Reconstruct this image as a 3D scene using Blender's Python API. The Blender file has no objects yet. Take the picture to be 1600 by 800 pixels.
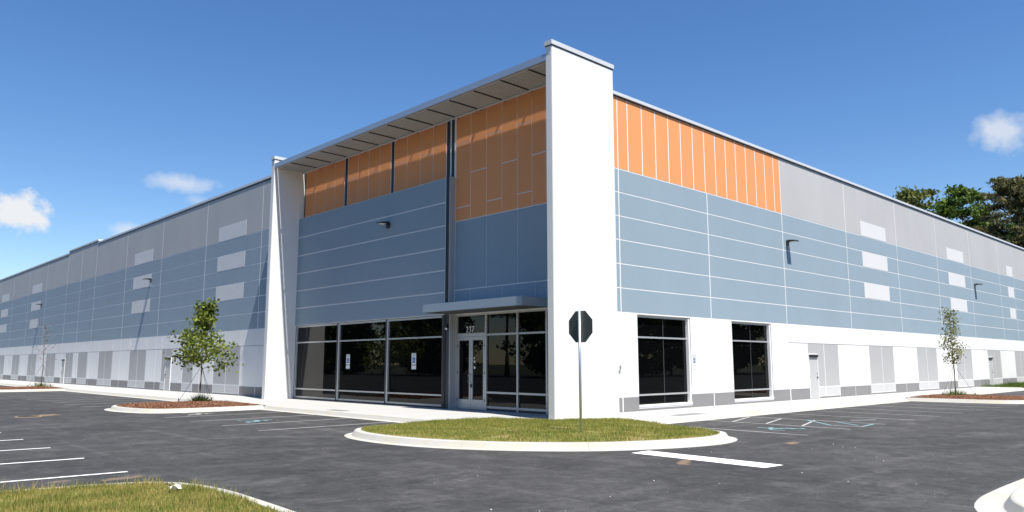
import bpy, bmesh, math, random
import numpy as np
from mathutils import Vector, Matrix

S = bpy.context.scene
COL = S.collection

# ------------------------------------------------------------------ camera
F_PX, PITCH, ROLL, YAW = 1190.09, 8.0345, -0.067, 46.4446
CAM = Vector((-16.956, -15.979, 1.69))
cd = bpy.data.cameras.new('camera')
cam = bpy.data.objects.new('camera', cd)
COL.objects.link(cam)
cd.sensor_width = 36.0
cd.lens = F_PX / 1600 * 36.0
cd.clip_start = 0.1
cd.clip_end = 4000
p_, y_, r_ = math.radians(PITCH), math.radians(YAW), math.radians(ROLL)
fw = Vector((math.cos(y_) * math.cos(p_), math.sin(y_) * math.cos(p_), math.sin(p_)))
rt = Vector((math.sin(y_), -math.cos(y_), 0))
up = rt.cross(fw)
rt, up = math.cos(r_) * rt + math.sin(r_) * up, -math.sin(r_) * rt + math.cos(r_) * up
M3 = Matrix((rt, up, -fw)).transposed()
cam.matrix_world = Matrix.Translation(CAM) @ M3.to_4x4()
S.camera = cam

# ------------------------------------------------------------------ sun and sky
SUN_DIR = Vector((0.104, 0.47, -1.0)).normalized()        # travel direction of the light
sl = bpy.data.lights.new('sun', 'SUN')
sl.energy = 4.3
sl.angle = math.radians(0.5)
sl.color = (1.0, 0.955, 0.885)
so = bpy.data.objects.new('sun', sl)
so.rotation_euler = SUN_DIR.to_track_quat('-Z', 'Y').to_euler()
so.location = (0, 0, 60)
COL.objects.link(so)

W = bpy.data.worlds.new('World')
S.world = W
W.use_nodes = True
wn, wl = W.node_tree.nodes, W.node_tree.links
wn.clear()
SKY_STRENGTH = 0.08
CLOUD_LIGHT = 0.47


def wmath(op, a, b=None, c=None, clamp=False):
    n = wn.new('ShaderNodeMath')
    n.operation = op
    n.use_clamp = clamp
    for i, v in enumerate((a, b, c)):
        if v is None:
            continue
        if isinstance(v, (int, float)):
            n.inputs[i].default_value = v
        else:
            wl.new(v, n.inputs[i])
    return n.outputs[0]


sky = wn.new('ShaderNodeTexSky')
sky.sky_type = 'NISHITA'
sky.sun_disc = False
sky.sun_elevation = math.asin(-SUN_DIR.z)
sky.sun_rotation = math.atan2(-SUN_DIR.x, -SUN_DIR.y)
sky.altitude = 50
sky.air_density = 1.0
sky.dust_density = 0.1
sky.ozone_density = 2.5
bg = wn.new('ShaderNodeBackground')
bg.inputs[1].default_value = SKY_STRENGTH
hsv = wn.new('ShaderNodeHueSaturation')
hsv.inputs['Saturation'].default_value = 1.24
hsv.inputs['Hue'].default_value = 0.506
wl.new(sky.outputs[0], hsv.inputs['Color'])
wl.new(hsv.outputs[0], bg.inputs[0])
geo = wn.new('ShaderNodeTexCoord')
DIRV = geo.outputs['Generated']
noi = wn.new('ShaderNodeTexNoise')
noi.inputs['Scale'].default_value = 26
noi.inputs['Detail'].default_value = 7
noi.inputs['Roughness'].default_value = 0.62
wl.new(DIRV, noi.inputs['Vector'])
nval = noi.outputs[0]


def cloud_mask(d, sx, sy, soft, gain):
    d = Vector(d).normalized()
    r = Vector((d.y, -d.x, 0)).normalized()
    u = r.cross(d)

    def dot(v, s):
        n = wn.new('ShaderNodeVectorMath')
        n.operation = 'DOT_PRODUCT'
        wl.new(DIRV, n.inputs[0])
        n.inputs[1].default_value = v / s
        return n.outputs['Value']
    a, b = dot(r, sx), dot(u, sy)
    q = wmath('SQRT', wmath('ADD', wmath('MULTIPLY', a, a), wmath('MULTIPLY', b, b)))
    body = wmath('SUBTRACT', 1.0, q)
    body = wmath('ADD', body, wmath('MULTIPLY', wmath('SUBTRACT', nval, 0.5), 2.3))
    front = wmath('GREATER_THAN', dot(d, 1.0), 0.3)
    m = wmath('DIVIDE', body, soft, clamp=True)
    return wmath('MULTIPLY', wmath('MULTIPLY', m, front), gain)


clouds = [((0.172, 0.970, 0.168), 0.036, 0.025, 0.42, 1.0),
          ((0.325, 0.920, 0.214), 0.046, 0.013, 0.9, 0.62),
          ((0.278, 0.948, 0.155), 0.020, 0.010, 0.9, 0.55),
          ((0.345, 0.918, 0.196), 0.016, 0.007, 1.0, 0.35),
          ((0.945, 0.212, 0.250), 0.036, 0.022, 0.85, 0.70),
          ((-0.55, 0.80, 0.20), 0.060, 0.022, 0.8, 0.8),
          ((-0.85, 0.20, 0.17), 0.050, 0.020, 0.8, 0.8),
          ((0.70, -0.68, 0.22), 0.055, 0.022, 0.8, 0.8),
          ((-0.40, -0.90, 0.18), 0.050, 0.020, 0.8, 0.8)]
tot = None
for c in clouds:
    m = cloud_mask(*c)
    tot = m if tot is None else wmath('MAXIMUM', tot, m)
bgc = wn.new('ShaderNodeBackground')
bgc.inputs[0].default_value = (0.93, 0.96, 1.0, 1)
bgc.inputs[1].default_value = CLOUD_LIGHT
mx = wn.new('ShaderNodeMixShader')
wl.new(tot, mx.inputs[0])
wl.new(bg.outputs[0], mx.inputs[1])
wl.new(bgc.outputs[0], mx.inputs[2])
wo = wn.new('ShaderNodeOutputWorld')
wl.new(mx.outputs[0], wo.inputs[0])

S.view_settings.view_transform = 'Standard'
S.view_settings.look = 'None'
S.view_settings.gamma = 1.0
S.view_settings.exposure = 0.95
S.view_settings.use_curve_mapping = False
S.render.engine = 'CYCLES'
S.render.resolution_x, S.render.resolution_y = 1024, 512

# ------------------------------------------------------------------ materials
MATS = {}


def mat(name, color, rough=0.7, metal=0.0, var=0.0, vscale=0.6, grain=0.0, gscale=60.0, bump=0.0, bscale=80.0,
        streak=0.0, spec=0.5, tint=None):
    """procedural surface: base colour with broad variation, fine grain, faint run-down streaks and bump"""
    m = bpy.data.materials.new(name)
    m.use_nodes = True
    N, L = m.node_tree.nodes, m.node_tree.links
    b = N['Principled BSDF']
    b.inputs['Roughness'].default_value = rough
    b.inputs['Metallic'].default_value = metal
    b.inputs['Specular IOR Level'].default_value = spec
    g = N.new('ShaderNodeNewGeometry')
    pos = g.outputs['Position']

    def noise(scale, detail=4, stretch=None):
        n = N.new('ShaderNodeTexNoise')
        n.inputs['Scale'].default_value = scale
        n.inputs['Detail'].default_value = detail
        if stretch:
            mp = N.new('ShaderNodeMapping')
            mp.inputs['Scale'].default_value = stretch
            L.new(pos, mp.inputs[0])
            L.new(mp.outputs[0], n.inputs['Vector'])
        else:
            L.new(pos, n.inputs['Vector'])
        return n.outputs[0]

    def scaled(v, amp):      # (v-.5)*2*amp
        n = N.new('ShaderNodeMath')
        n.operation = 'MULTIPLY_ADD'
        L.new(v, n.inputs[0])
        n.inputs[1].default_value = 2 * amp
        n.inputs[2].default_value = -amp
        return n.outputs[0]

    def add(a, c):
        n = N.new('ShaderNodeMath')
        n.operation = 'ADD'
        L.new(a, n.inputs[0])
        if isinstance(c, float):
            n.inputs[1].default_value = c
        else:
            L.new(c, n.inputs[1])
        return n.outputs[0]
    terms = []
    if var:
        terms.append(scaled(noise(vscale, 5), var))
    if grain:
        terms.append(scaled(noise(gscale, 2), grain))
    if streak:
        terms.append(scaled(noise(1.0, 5, (0.9, 0.9, 0.10)), streak))
    col = None
    if terms:
        t = terms[0]
        for q in terms[1:]:
            t = add(t, q)
        t = add(t, 1.0)
        mm = N.new('ShaderNodeVectorMath')
        mm.operation = 'SCALE'
        mm.inputs[0].default_value = color[:3]
        L.new(t, mm.inputs['Scale'])
        col = mm.outputs[0]
        if tint:
            mixn = N.new('ShaderNodeMix')
            mixn.data_type = 'RGBA'
            rp = N.new('ShaderNodeMapRange')
            rp.inputs[1].default_value = 0.45
            rp.inputs[2].default_value = 0.68
            L.new(noise(tint[1], 6), rp.inputs[0])
            L.new(rp.outputs[0], mixn.inputs[0])
            L.new(col, mixn.inputs[6])
            mixn.inputs[7].default_value = (*tint[0], 1)
            col = mixn.outputs[2]
        L.new(col, b.inputs['Base Color'])
    else:
        b.inputs['Base Color'].default_value = (*color[:3], 1)
    if bump:
        bn = N.new('ShaderNodeBump')
        bn.inputs['Strength'].default_value = bump
        bn.inputs['Distance'].default_value = 0.02
        L.new(noise(bscale, 3), bn.inputs['Height'])
        L.new(bn.outputs[0], b.inputs['Normal'])
    MATS[name] = m
    return m


mat('white_paint', (0.775, 0.77, 0.75), 0.78, var=0.05, vscale=0.8, streak=0.03, bump=0.12, bscale=45, tint=((0.735, 0.727, 0.70), 0.5))
mat('joint_paint', (0.80, 0.80, 0.79), 0.8)
mat('grey_paint', (0.455, 0.452, 0.445), 0.78, var=0.09, vscale=0.32, streak=0.06, bump=0.12, bscale=45)
mat('column_grey', (0.415, 0.413, 0.407), 0.78, var=0.05, vscale=0.7, streak=0.03, bump=0.1, bscale=45)
mat('plinth_panel_grey', (0.52, 0.517, 0.507), 0.78, var=0.05, vscale=0.7, bump=0.1, bscale=45)
mat('plinth_dark', (0.225, 0.222, 0.22), 0.78, var=0.10, vscale=0.9, bump=0.1, bscale=45)
mat('patch_light_grey', (0.66, 0.66, 0.65), 0.78, var=0.03, vscale=0.7)
mat('blue_paint', (0.268, 0.345, 0.398), 0.75, var=0.05, vscale=0.45, streak=0.04, bump=0.1, bscale=45)
mat('orange_paint', (0.80, 0.315, 0.115), 0.72, var=0.04, vscale=0.6, streak=0.04, bump=0.1, bscale=45)
mat('front_joint', (0.78, 0.78, 0.77), 0.7)
mat('coping_metal', (0.60, 0.615, 0.64), 0.5, metal=0.0, var=0.06, vscale=1.5)
mat('beam_metal', (0.42, 0.47, 0.54), 0.45, metal=0.55, var=0.05, vscale=1.2)
mat('slat_metal', (0.58, 0.575, 0.55), 0.55)
mat('divider_metal', (0.03, 0.03, 0.03), 0.6)
mat('canopy_metal', (0.27, 0.335, 0.40), 0.55, metal=0.0, var=0.05, vscale=1.0)
mat('frame_metal', (0.56, 0.565, 0.56), 0.4, metal=0.5, var=0.05, vscale=2)
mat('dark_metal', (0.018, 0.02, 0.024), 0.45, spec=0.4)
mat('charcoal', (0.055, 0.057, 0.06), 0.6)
mat('tinted_glass', (0.002, 0.0022, 0.0025), 0.012, spec=0.26)
mat('door_grey', (0.48, 0.478, 0.47), 0.55, var=0.04, vscale=2)
mat('roof_membrane', (0.45, 0.45, 0.44), 0.9, var=0.1, vscale=0.4)
mat('reveal_shadow_and_cover_grey', (0.22, 0.22, 0.215), 0.8)
mat('fixture_black', (0.015, 0.015, 0.016), 0.5)
mat('lens_white', (0.75, 0.75, 0.72), 0.3)
mat('white_vinyl', (0.82, 0.82, 0.80), 0.5)
mat('sign_white', (0.78, 0.80, 0.79), 0.4)
mat('sign_blue', (0.02, 0.09, 0.36), 0.4)
mat('sign_green', (0.03, 0.20, 0.11), 0.4)
mat('sign_back', (0.075, 0.088, 0.082), 0.55, metal=0.4, var=0.12, vscale=4)
mat('sign_red', (0.45, 0.02, 0.02), 0.4)
mat('galvanised', (0.50, 0.53, 0.56), 0.38, metal=0.75, var=0.12, vscale=6)
mat('concrete', (0.405, 0.40, 0.38), 0.9, var=0.06, vscale=0.7, grain=0.05, gscale=40, bump=0.2, bscale=120)
mat('kerb_concrete', (0.43, 0.42, 0.385), 0.9, var=0.09, vscale=1.6, grain=0.05, gscale=50, bump=0.25, bscale=120, tint=((0.44, 0.415, 0.33), 1.3))
mat('joint_dark', (0.30, 0.295, 0.28), 0.95)
mat('tactile_grey', (0.20, 0.20, 0.20), 0.8, var=0.1, vscale=3)
mat('line_white', (0.80, 0.80, 0.78), 0.75, var=0.05, vscale=2, grain=0.10, gscale=50)
mat('line_cyan', (0.17, 0.30, 0.32), 0.75, var=0.15, vscale=2, grain=0.2, gscale=30)
mat('line_worn', (0.36, 0.36, 0.35), 0.8, var=0.5, vscale=1.5, grain=0.4, gscale=30)
mat('mulch', (0.20, 0.088, 0.042), 0.95, var=0.25, vscale=3, grain=0.35, gscale=30, bump=0.9, bscale=40)
mat('mulch_chip', (0.21, 0.10, 0.055), 0.95, var=0.5, vscale=7)
mat('soil', (0.06, 0.07, 0.025), 0.95, var=0.3, vscale=2, grain=0.3, gscale=25)
mat('bark', (0.17, 0.135, 0.105), 0.9, var=0.25, vscale=6, bump=0.5, bscale=30)
mat('young_bark', (0.20, 0.165, 0.13), 0.85, var=0.2, vscale=10)
mat('gravel_light', (0.52, 0.50, 0.46), 0.9)
mat('gravel_dark', (0.03, 0.03, 0.03), 0.9)
mat('cast_iron', (0.05, 0.045, 0.04), 0.7, var=0.3, vscale=6)
mat('tan_sand', (0.36, 0.25, 0.16), 0.95, var=0.3, vscale=5)
mat('paper', (0.80, 0.83, 0.86), 0.6)
mat('wire', (0.05, 0.05, 0.045), 0.7)
mat('stake', (0.06, 0.055, 0.05), 0.8)


def leaf_mat(name, c1, c2, trans=0.35, scale=1.2):
    m = bpy.data.materials.new(name)
    m.use_nodes = True
    N, L = m.node_tree.nodes, m.node_tree.links
    N.clear()
    o = N.new('ShaderNodeOutputMaterial')
    g = N.new('ShaderNodeNewGeometry')
    n = N.new('ShaderNodeTexNoise')
    n.inputs['Scale'].default_value = scale
    n.inputs['Detail'].default_value = 3
    L.new(g.outputs['Position'], n.inputs['Vector'])
    r = N.new('ShaderNodeMath')
    r.operation = 'MULTIPLY_ADD'
    r.inputs[1].default_value = 0.55
    r.inputs[2].default_value = -0.275
    L.new(g.outputs['Random Per Island'], r.inputs[0])
    ad = N.new('ShaderNodeMath')
    ad.operation = 'ADD'
    L.new(n.outputs[0], ad.inputs[0])
    L.new(r.outputs[0], ad.inputs[1])
    cr = N.new('ShaderNodeValToRGB')
    cr.color_ramp.elements[0].position = 0.28
    cr.color_ramp.elements[1].position = 0.74
    cr.color_ramp.elements[0].color = (*c1, 1)
    cr.color_ramp.elements[1].color = (*c2, 1)
    L.new(ad.outputs[0], cr.inputs[0])
    d = N.new('ShaderNodeBsdfPrincipled')
    d.inputs['Roughness'].default_value = 0.6
    d.inputs['Specular IOR Level'].default_value = 0.25
    L.new(cr.outputs[0], d.inputs['Base Color'])
    t = N.new('ShaderNodeBsdfTranslucent')
    L.new(cr.outputs[0], t.inputs[0])
    mxs = N.new('ShaderNodeMixShader')
    mxs.inputs[0].default_value = trans
    L.new(d.outputs[0], mxs.inputs[1])
    L.new(t.outputs[0], mxs.inputs[2])
    L.new(mxs.outputs[0], o.inputs[0])
    MATS[name] = m


leaf_mat('maple_leaf', (0.075, 0.115, 0.018), (0.26, 0.31, 0.055), 0.35, 2.0)
leaf_mat('pale_leaf', (0.10, 0.12, 0.03), (0.28, 0.28, 0.09), 0.3, 2.0)
leaf_mat('bud_red', (0.16, 0.04, 0.05), (0.22, 0.09, 0.08), 0.3, 3.0)
leaf_mat('oak_leaf', (0.045, 0.085, 0.014), (0.15, 0.22, 0.035), 0.3, 0.5)
leaf_mat('pine_leaf', (0.045, 0.055, 0.02), (0.17, 0.15, 0.055), 0.2, 0.5)
leaf_mat('far_leaf', (0.075, 0.10, 0.02), (0.19, 0.20, 0.05), 0.25, 0.5)
leaf_mat('grass_blade', (0.14, 0.185, 0.026), (0.38, 0.34, 0.09), 0.25, 1.6)
leaf_mat('verge_blade', (0.14, 0.185, 0.026), (0.44, 0.36, 0.12), 0.25, 1.9)
leaf_mat('tuft_blade', (0.06, 0.11, 0.015), (0.16, 0.22, 0.04), 0.3, 3.0)


def asphalt():
    m = bpy.data.materials.new('asphalt')
    m.use_nodes = True
    N, L = m.node_tree.nodes, m.node_tree.links
    b = N['Principled BSDF']
    b.inputs['Roughness'].default_value = 0.88
    b.inputs['Specular IOR Level'].default_value = 0.3
    g = N.new('ShaderNodeNewGeometry')
    pos = g.outputs['Position']

    def noise(scale, detail, stretch=None, rot=0.0, dist=0.0, rough=0.55):
        n = N.new('ShaderNodeTexNoise')
        n.inputs['Scale'].default_value = scale
        n.inputs['Detail'].default_value = detail
        n.inputs['Distortion'].default_value = dist
        n.inputs['Roughness'].default_value = rough
        mp = N.new('ShaderNodeMapping')
        if stretch:
            mp.inputs['Scale'].default_value = stretch
        mp.inputs['Rotation'].default_value = (0, 0, rot)
        L.new(pos, mp.inputs[0])
        L.new(mp.outputs[0], n.inputs['Vector'])
        return n.outputs[0]

    def rng(v, a, c, lo, hi):
        n = N.new('ShaderNodeMapRange')
        n.inputs[1].default_value = a
        n.inputs[2].default_value = c
        n.inputs[3].default_value = lo
        n.inputs[4].default_value = hi
        L.new(v, n.inputs[0])
        return n.outputs[0]

    def mth(op, a, c):
        n = N.new('ShaderNodeMath')
        n.operation = op
        for i, v in enumerate((a, c)):
            if isinstance(v, float):
                n.inputs[i].default_value = v
            else:
                L.new(v, n.inputs[i])
        return n.outputs[0]
    v = rng(noise(0.22, 5, None, 0.3, 0.6), 0.3, 0.7, 0.032, 0.052)
    v = mth('ADD', v, rng(noise(1.0, 5, (0.10, 1.7, 1), 0.72, 0.8), 0.54, 0.76, 0.0, 0.024))      # dusty tyre streaks across the aisle
    v = mth('ADD', v, rng(noise(1.0, 4, (1.6, 0.07, 1), -0.10, 1.2), 0.58, 0.78, 0.0, 0.030))    # along the aisle
    v = mth('ADD', v, rng(noise(1.3, 6, None, 0, 0.3, 0.7), 0.52, 0.78, 0.0, 0.034))
    v = mth('MULTIPLY', v, rng(noise(2.6, 7, None, 0.4, 0.4, 0.78), 0.30, 0.70, 0.66, 1.42))
    v = mth('MULTIPLY', v, rng(noise(0.9, 4, (0.22, 1.0, 1), 0.78, 1.0), 0.28, 0.50, 0.74, 1.0))
    v = mth('MULTIPLY', v, rng(noise(11, 7, None, 0.2, 0.2, 0.85), 0.32, 0.68, 0.70, 1.34))
    v = mth('ADD', v, rng(noise(0.55, 8, None, 0.9, 0.7, 0.8), 0.53, 0.75, 0.0, 0.045))             # dust
    v = mth('MULTIPLY', v, rng(noise(55, 3, None, 0, 0, 0.7), 0.25, 0.75, 0.62, 1.38))
    v = mth('ADD', v, rng(noise(38, 1), 0.74, 0.78, 0.0, 0.12))                                   # pale stone chips
    rgb = N.new('ShaderNodeCombineColor')
    L.new(v, rgb.inputs[0])
    L.new(mth('MULTIPLY', v, 0.985), rgb.inputs[1])
    L.new(mth('MULTIPLY', v, 0.97), rgb.inputs[2])
    col = rgb.outputs[0]
    # tan sand stains, each with a place and outline of its own
    for (sx, sy, rx, ry, a, k) in ((0.35, -7.3, 0.32, 0.14, 0.3, 0.6), (-4.4, -7.5, 0.45, 0.12, 0.5, 0.55),
                                   (-8.95, -11.55, 0.42, 0.30, 0.4, 0.75), (-12.75, -2.35, 0.35, 0.14, 0.1, 0.45),
                                   (-13.6, -2.05, 0.30, 0.10, 0.1, 0.4), (-9.9, 16.1, 0.75, 0.45, 0.6, 0.6)):
        mp = N.new('ShaderNodeMapping')
        mp.vector_type = 'TEXTURE'
        mp.inputs['Location'].default_value = (sx, sy, -0.15)
        mp.inputs['Rotation'].default_value = (0, 0, a)
        mp.inputs['Scale'].default_value = (rx, ry, 1)
        L.new(pos, mp.inputs[0])
        ln = N.new('ShaderNodeVectorMath')
        ln.operation = 'LENGTH'
        L.new(mp.outputs[0], ln.inputs[0])
        q = mth('ADD', ln.outputs['Value'], rng(noise(5, 3), 0.3, 0.7, -0.45, 0.45))
        msk = rng(q, 0.7, 1.1, k, 0.0)
        mi = N.new('ShaderNodeMix')
        mi.data_type = 'RGBA'
        L.new(msk, mi.inputs[0])
        L.new(col, mi.inputs[6])
        mi.inputs[7].default_value = (0.27, 0.185, 0.115, 1)
        col = mi.outputs[2]
    L.new(col, b.inputs['Base Color'])
    bn = N.new('ShaderNodeBump')
    bn.inputs['Strength'].default_value = 0.45
    bn.inputs['Distance'].default_value = 0.008
    L.new(noise(85, 3), bn.inputs['Height'])
    L.new(bn.outputs[0], b.inputs['Normal'])
    MATS['asphalt'] = m


asphalt()

# ------------------------------------------------------------------ helpers


def link(name, me, material=None, parent=None):
    o = bpy.data.objects.new(name, me)
    COL.objects.link(o)
    if material and me is not None and not me.materials:
        me.materials.append(MATS[material])
    if parent is not None:
        o.parent = parent
    return o


def tag(o, label=None, cat=None, group=None, kind=None):
    if label:
        o['label'] = label
    if cat:
        o['category'] = cat
    if group:
        o['group'] = group
    if kind:
        o['kind'] = kind
    return o


def thing(name, label, cat, loc=(0, 0, 0), group=None):
    o = bpy.data.objects.new(name, None)
    COL.objects.link(o)
    o.location = loc
    o.empty_display_size = 0.3
    return tag(o, label, cat, group)


class MB:
    def __init__(self):
        self.v, self.f = [], []

    def box(self, x0, x1, y0, y1, z0, z1):
        x0, x1 = sorted((x0, x1))
        y0, y1 = sorted((y0, y1))
        z0, z1 = sorted((z0, z1))
        n = len(self.v)
        self.v += [(x0, y0, z0), (x1, y0, z0), (x1, y1, z0), (x0, y1, z0), (x0, y0, z1), (x1, y0, z1), (x1, y1, z1), (x0, y1, z1)]
        self.f += [tuple(n + i for i in q) for q in ((0, 3, 2, 1), (4, 5, 6, 7), (0, 1, 5, 4), (1, 2, 6, 5), (2, 3, 7, 6), (3, 0, 4, 7))]
        return self

    def prism(self, pts, z0, z1):
        n, k = len(self.v), len(pts)
        self.v += [(p[0], p[1], z0) for p in pts] + [(p[0], p[1], z1) for p in pts]
        self.f.append(tuple(n + i for i in reversed(range(k))))
        self.f.append(tuple(n + k + i for i in range(k)))
        for i in range(k):
            j = (i + 1) % k
            self.f.append((n + i, n + j, n + k + j, n + k + i))
        return self

    def tube(self, pts, rad, seg=6, cap=True):
        pts = [Vector(p) for p in pts]
        n0 = len(self.v)
        for i, p in enumerate(pts):
            a = pts[max(0, i - 1)]
            b = pts[min(len(pts) - 1, i + 1)]
            t = (b - a).normalized()
            u = t.cross(Vector((0, 0, 1)))
            if u.length < 1e-3:
                u = Vector((1, 0, 0))
            u.normalize()
            w = t.cross(u)
            r = rad[i] if isinstance(rad, (list, tuple)) else rad
            for k in range(seg):
                an = 2 * math.pi * k / seg
                self.v.append(tuple(p + (u * math.cos(an) + w * math.sin(an)) * r))
        for i in range(len(pts) - 1):
            for k in range(seg):
                a = n0 + i * seg + k
                b = n0 + i * seg + (k + 1) % seg
                self.f.append((a, b, b + seg, a + seg))
        if cap:
            self.f.append(tuple(n0 + k for k in reversed(range(seg))))
            e = n0 + (len(pts) - 1) * seg
            self.f.append(tuple(e + k for k in range(seg)))
        return self

    def mesh(self, name, smooth=False):
        me = bpy.data.meshes.new(name)
        me.from_pydata(self.v, [], self.f)
        me.update()
        if smooth:
            for p in me.polygons:
                p.use_smooth = True
        return me

    def obj(self, name, material, parent=None, smooth=False, loc=None):
        o = link(name, self.mesh(name, smooth), material, parent)
        if loc:
            o.location = loc
        return o


def box(name, material, parent, *b):
    return MB().box(*b).obj(name, material, parent)


def bevel_box(name, material, parent, b, w=0.01):
    me = MB().box(*b).mesh(name)
    bm = bmesh.new()
    bm.from_mesh(me)
    bmesh.ops.bevel(bm, geom=bm.edges[:], offset=w, segments=2, affect='EDGES')
    bm.to_mesh(me)
    bm.free()
    return link(name, me, material, parent)


def fast_mesh(name, verts, faces_n, nper):
    """verts (N,3); consecutive groups of nper vertices make one face each"""
    me = bpy.data.meshes.new(name)
    nv = len(verts)
    me.vertices.add(nv)
    me.vertices.foreach_set('co', np.asarray(verts, dtype=np.float32).ravel())
    me.loops.add(nv)
    me.loops.foreach_set('vertex_index', np.arange(nv, dtype=np.int32))
    nf = nv // nper
    me.polygons.add(nf)
    me.polygons.foreach_set('loop_start', np.arange(0, nv, nper, dtype=np.int32))
    me.polygons.foreach_set('loop_total', np.full(nf, nper, dtype=np.int32))
    me.update(calc_edges=True)
    return me


def in_poly(P, poly):
    x, y = P[:, 0], P[:, 1]
    ins = np.zeros(len(P), bool)
    n = len(poly)
    for i in range(n):
        x0, y0 = poly[i]
        x1, y1 = poly[(i + 1) % n]
        c = ((y0 > y) != (y1 > y)) & (x < (x1 - x0) * (y - y0) / ((y1 - y0) if y1 != y0 else 1e-9) + x0)
        ins ^= c
    return ins


def smooth_line(pts, step=0.3, closed=False):
    P = [np.array(p, float) for p in pts]
    n = len(P)
    out = []
    rngi = range(n if closed else n - 1)
    for i in rngi:
        a = P[(i - 1) % n] if (closed or i > 0) else 2 * P[0] - P[1]
        b, c = P[i], P[(i + 1) % n]
        d = P[(i + 2) % n] if (closed or i + 2 < n) else 2 * P[-1] - P[-2]
        k = max(2, int(np.linalg.norm(c - b) / step))
        for j in range(k):
            t = j / k
            out.append(0.5 * ((2 * b) + (c - a) * t + (2 * a - 5 * b + 4 * c - d) * t * t + (3 * b - a - 3 * c + d) * t ** 3))
    if not closed:
        out.append(P[-1])
    return out


GROUND_Z = -0.15

# ------------------------------------------------------------------ ground, lot
g = MB()
g.box(-900, 900, -900, 900, -0.40, -0.20)
ground = tag(g.obj('ground', 'soil'), kind='structure')
a = MB()
a.v = [(-70, -70, GROUND_Z), (130, -70, GROUND_Z), (130, 150, GROUND_Z), (-70, 150, GROUND_Z)]
a.f = [(0, 1, 2, 3)]
lot = tag(a.obj('parking_lot', 'asphalt'), kind='structure')

# sidewalk: joint bed plus separate slabs
sw = MB()
sw.box(-2.27, 1.3, 2.4, 110, -0.25, -0.016)
sw.box(2.0, 45.0, -1.57, 1.2, -0.25, -0.018)
sidewalk = tag(sw.obj('sidewalk', 'joint_dark'), kind='structure')
y = 2.4
while y < 109:
    L_ = 1.83
    for (x0, x1) in ((-2.27, -0.66), (-0.65, 0.99)):
        if 19.0 < y + L_ and y < 19.5 and x1 > 0:
            pass
        box('paving_slab', 'concrete', sidewalk, x0, x1, y, y + L_ - 0.012, -0.10, 0.0)
    y += L_
x = 2.0
while x < 44.5:
    L_ = 1.83
    for (y0, y1) in ((-1.57, -0.31), (-0.30, 0.985)):
        box('paving_slab', 'concrete', sidewalk, x, x + L_ - 0.012, y0, y1, -0.10, 0.0)
    x += L_
# slab under the recessed front and the corner
box('entrance_slab', 'concrete', sidewalk, 1.0, 1.95, 2.42, 19.06, -0.12, -0.004)
MB().prism([(-2.27, 2.39), (-2.27, 0.2), (-0.6, -1.57), (1.99, -1.57), (1.99, 2.39)], -0.12, -0.006).obj('corner_slab', 'concrete', sidewalk)
box('entrance_slab', 'concrete', sidewalk, 2.0, 2.6, 0.99, 2.39, -0.12, -0.005)
# dark tactile mats at the dropped kerbs
box('tactile_mat', 'tactile_grey', sidewalk, 4.35, 5.85, -1.50, -1.05, -0.05, 0.008)
box('tactile_mat', 'tactile_grey', sidewalk, -2.20, -1.85, 8.4, 9.5, -0.05, 0.008)


def kerb(pts, side, joint=3.0, ztop=0.0, gut=0.30, name='kerb', closed=False, start=0.0):
    """sweeps a kerb-and-gutter profile; side=+1 puts the road on the right of the direction of travel"""
    root = bpy.data.objects.new(name, None)
    COL.objects.link(root)
    root['kind'] = 'structure'
    line = smooth_line(pts, 0.25, closed)
    if closed:
        line.append(line[0])
    prof = [(-0.15, ztop), (-0.012, ztop), (0.014, ztop - 0.012), (0.095, GROUND_Z + 0.018), (0.115, GROUND_Z + 0.010), (gut, GROUND_Z + 0.005), (gut, -0.26), (-0.15, -0.26)]
    nrm = []
    for i in range(len(line)):
        if closed and i in (0, len(line) - 1):
            t = line[1] - line[-2]
        else:
            t = line[min(i + 1, len(line) - 1)] - line[max(i - 1, 0)]
        t = t / (np.linalg.norm(t) + 1e-9)
        nrm.append(np.array([t[1], -t[0]]) * side)
    acc, secs, cur = 0.0, [], [0]
    for i in range(1, len(line)):
        acc += np.linalg.norm(line[i] - line[i - 1])
        cur.append(i)
        if acc > joint:
            secs.append(cur)
            cur = [i]
            acc = 0
    if len(cur) > 1:
        secs.append(cur)
    for s in secs:
        mb = MB()
        k = len(prof)
        for jn, i in enumerate(s):
            p = line[i].copy()
            if jn == 0:
                p = p + (line[s[1]] - p) * (0.006 / (np.linalg.norm(line[s[1]] - p) + 1e-9))
            for (o, z) in prof:
                q = p + nrm[i] * o
                mb.v.append((q[0], q[1], z))
        for j in range(len(s) - 1):
            for i in range(k):
                a_, b_ = j * k + i, j * k + (i + 1) % k
                mb.f.append((a_, b_, b_ + k, a_ + k) if side < 0 else (a_, a_ + k, b_ + k, b_))
        mb.f.append(tuple(range(k)))
        mb.f.append(tuple((len(s) - 1) * k + i for i in range(k)))
        me = mb.mesh('kerb_section')
        bm = bmesh.new()
        bm.from_mesh(me)
        bmesh.ops.recalc_face_normals(bm, faces=bm.faces[:])
        bm.to_mesh(me)
        bm.free()
        link('kerb_section', me, 'kerb_concrete', root)
    return root


# kerbs along both sidewalks
kerb([(-2.42, 2.45), (-2.42, 14.0)], -1)
kerb([(-2.42, 19.7), (-2.42, 44.2)], -1)
kerb([(-2.42, 50.2), (-2.42, 110)], -1)
kerb([(1.9, -1.72), (23.3, -1.72)], 1)
kerb([(29.4, -1.72), (45.0, -1.72)], 1)

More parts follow.
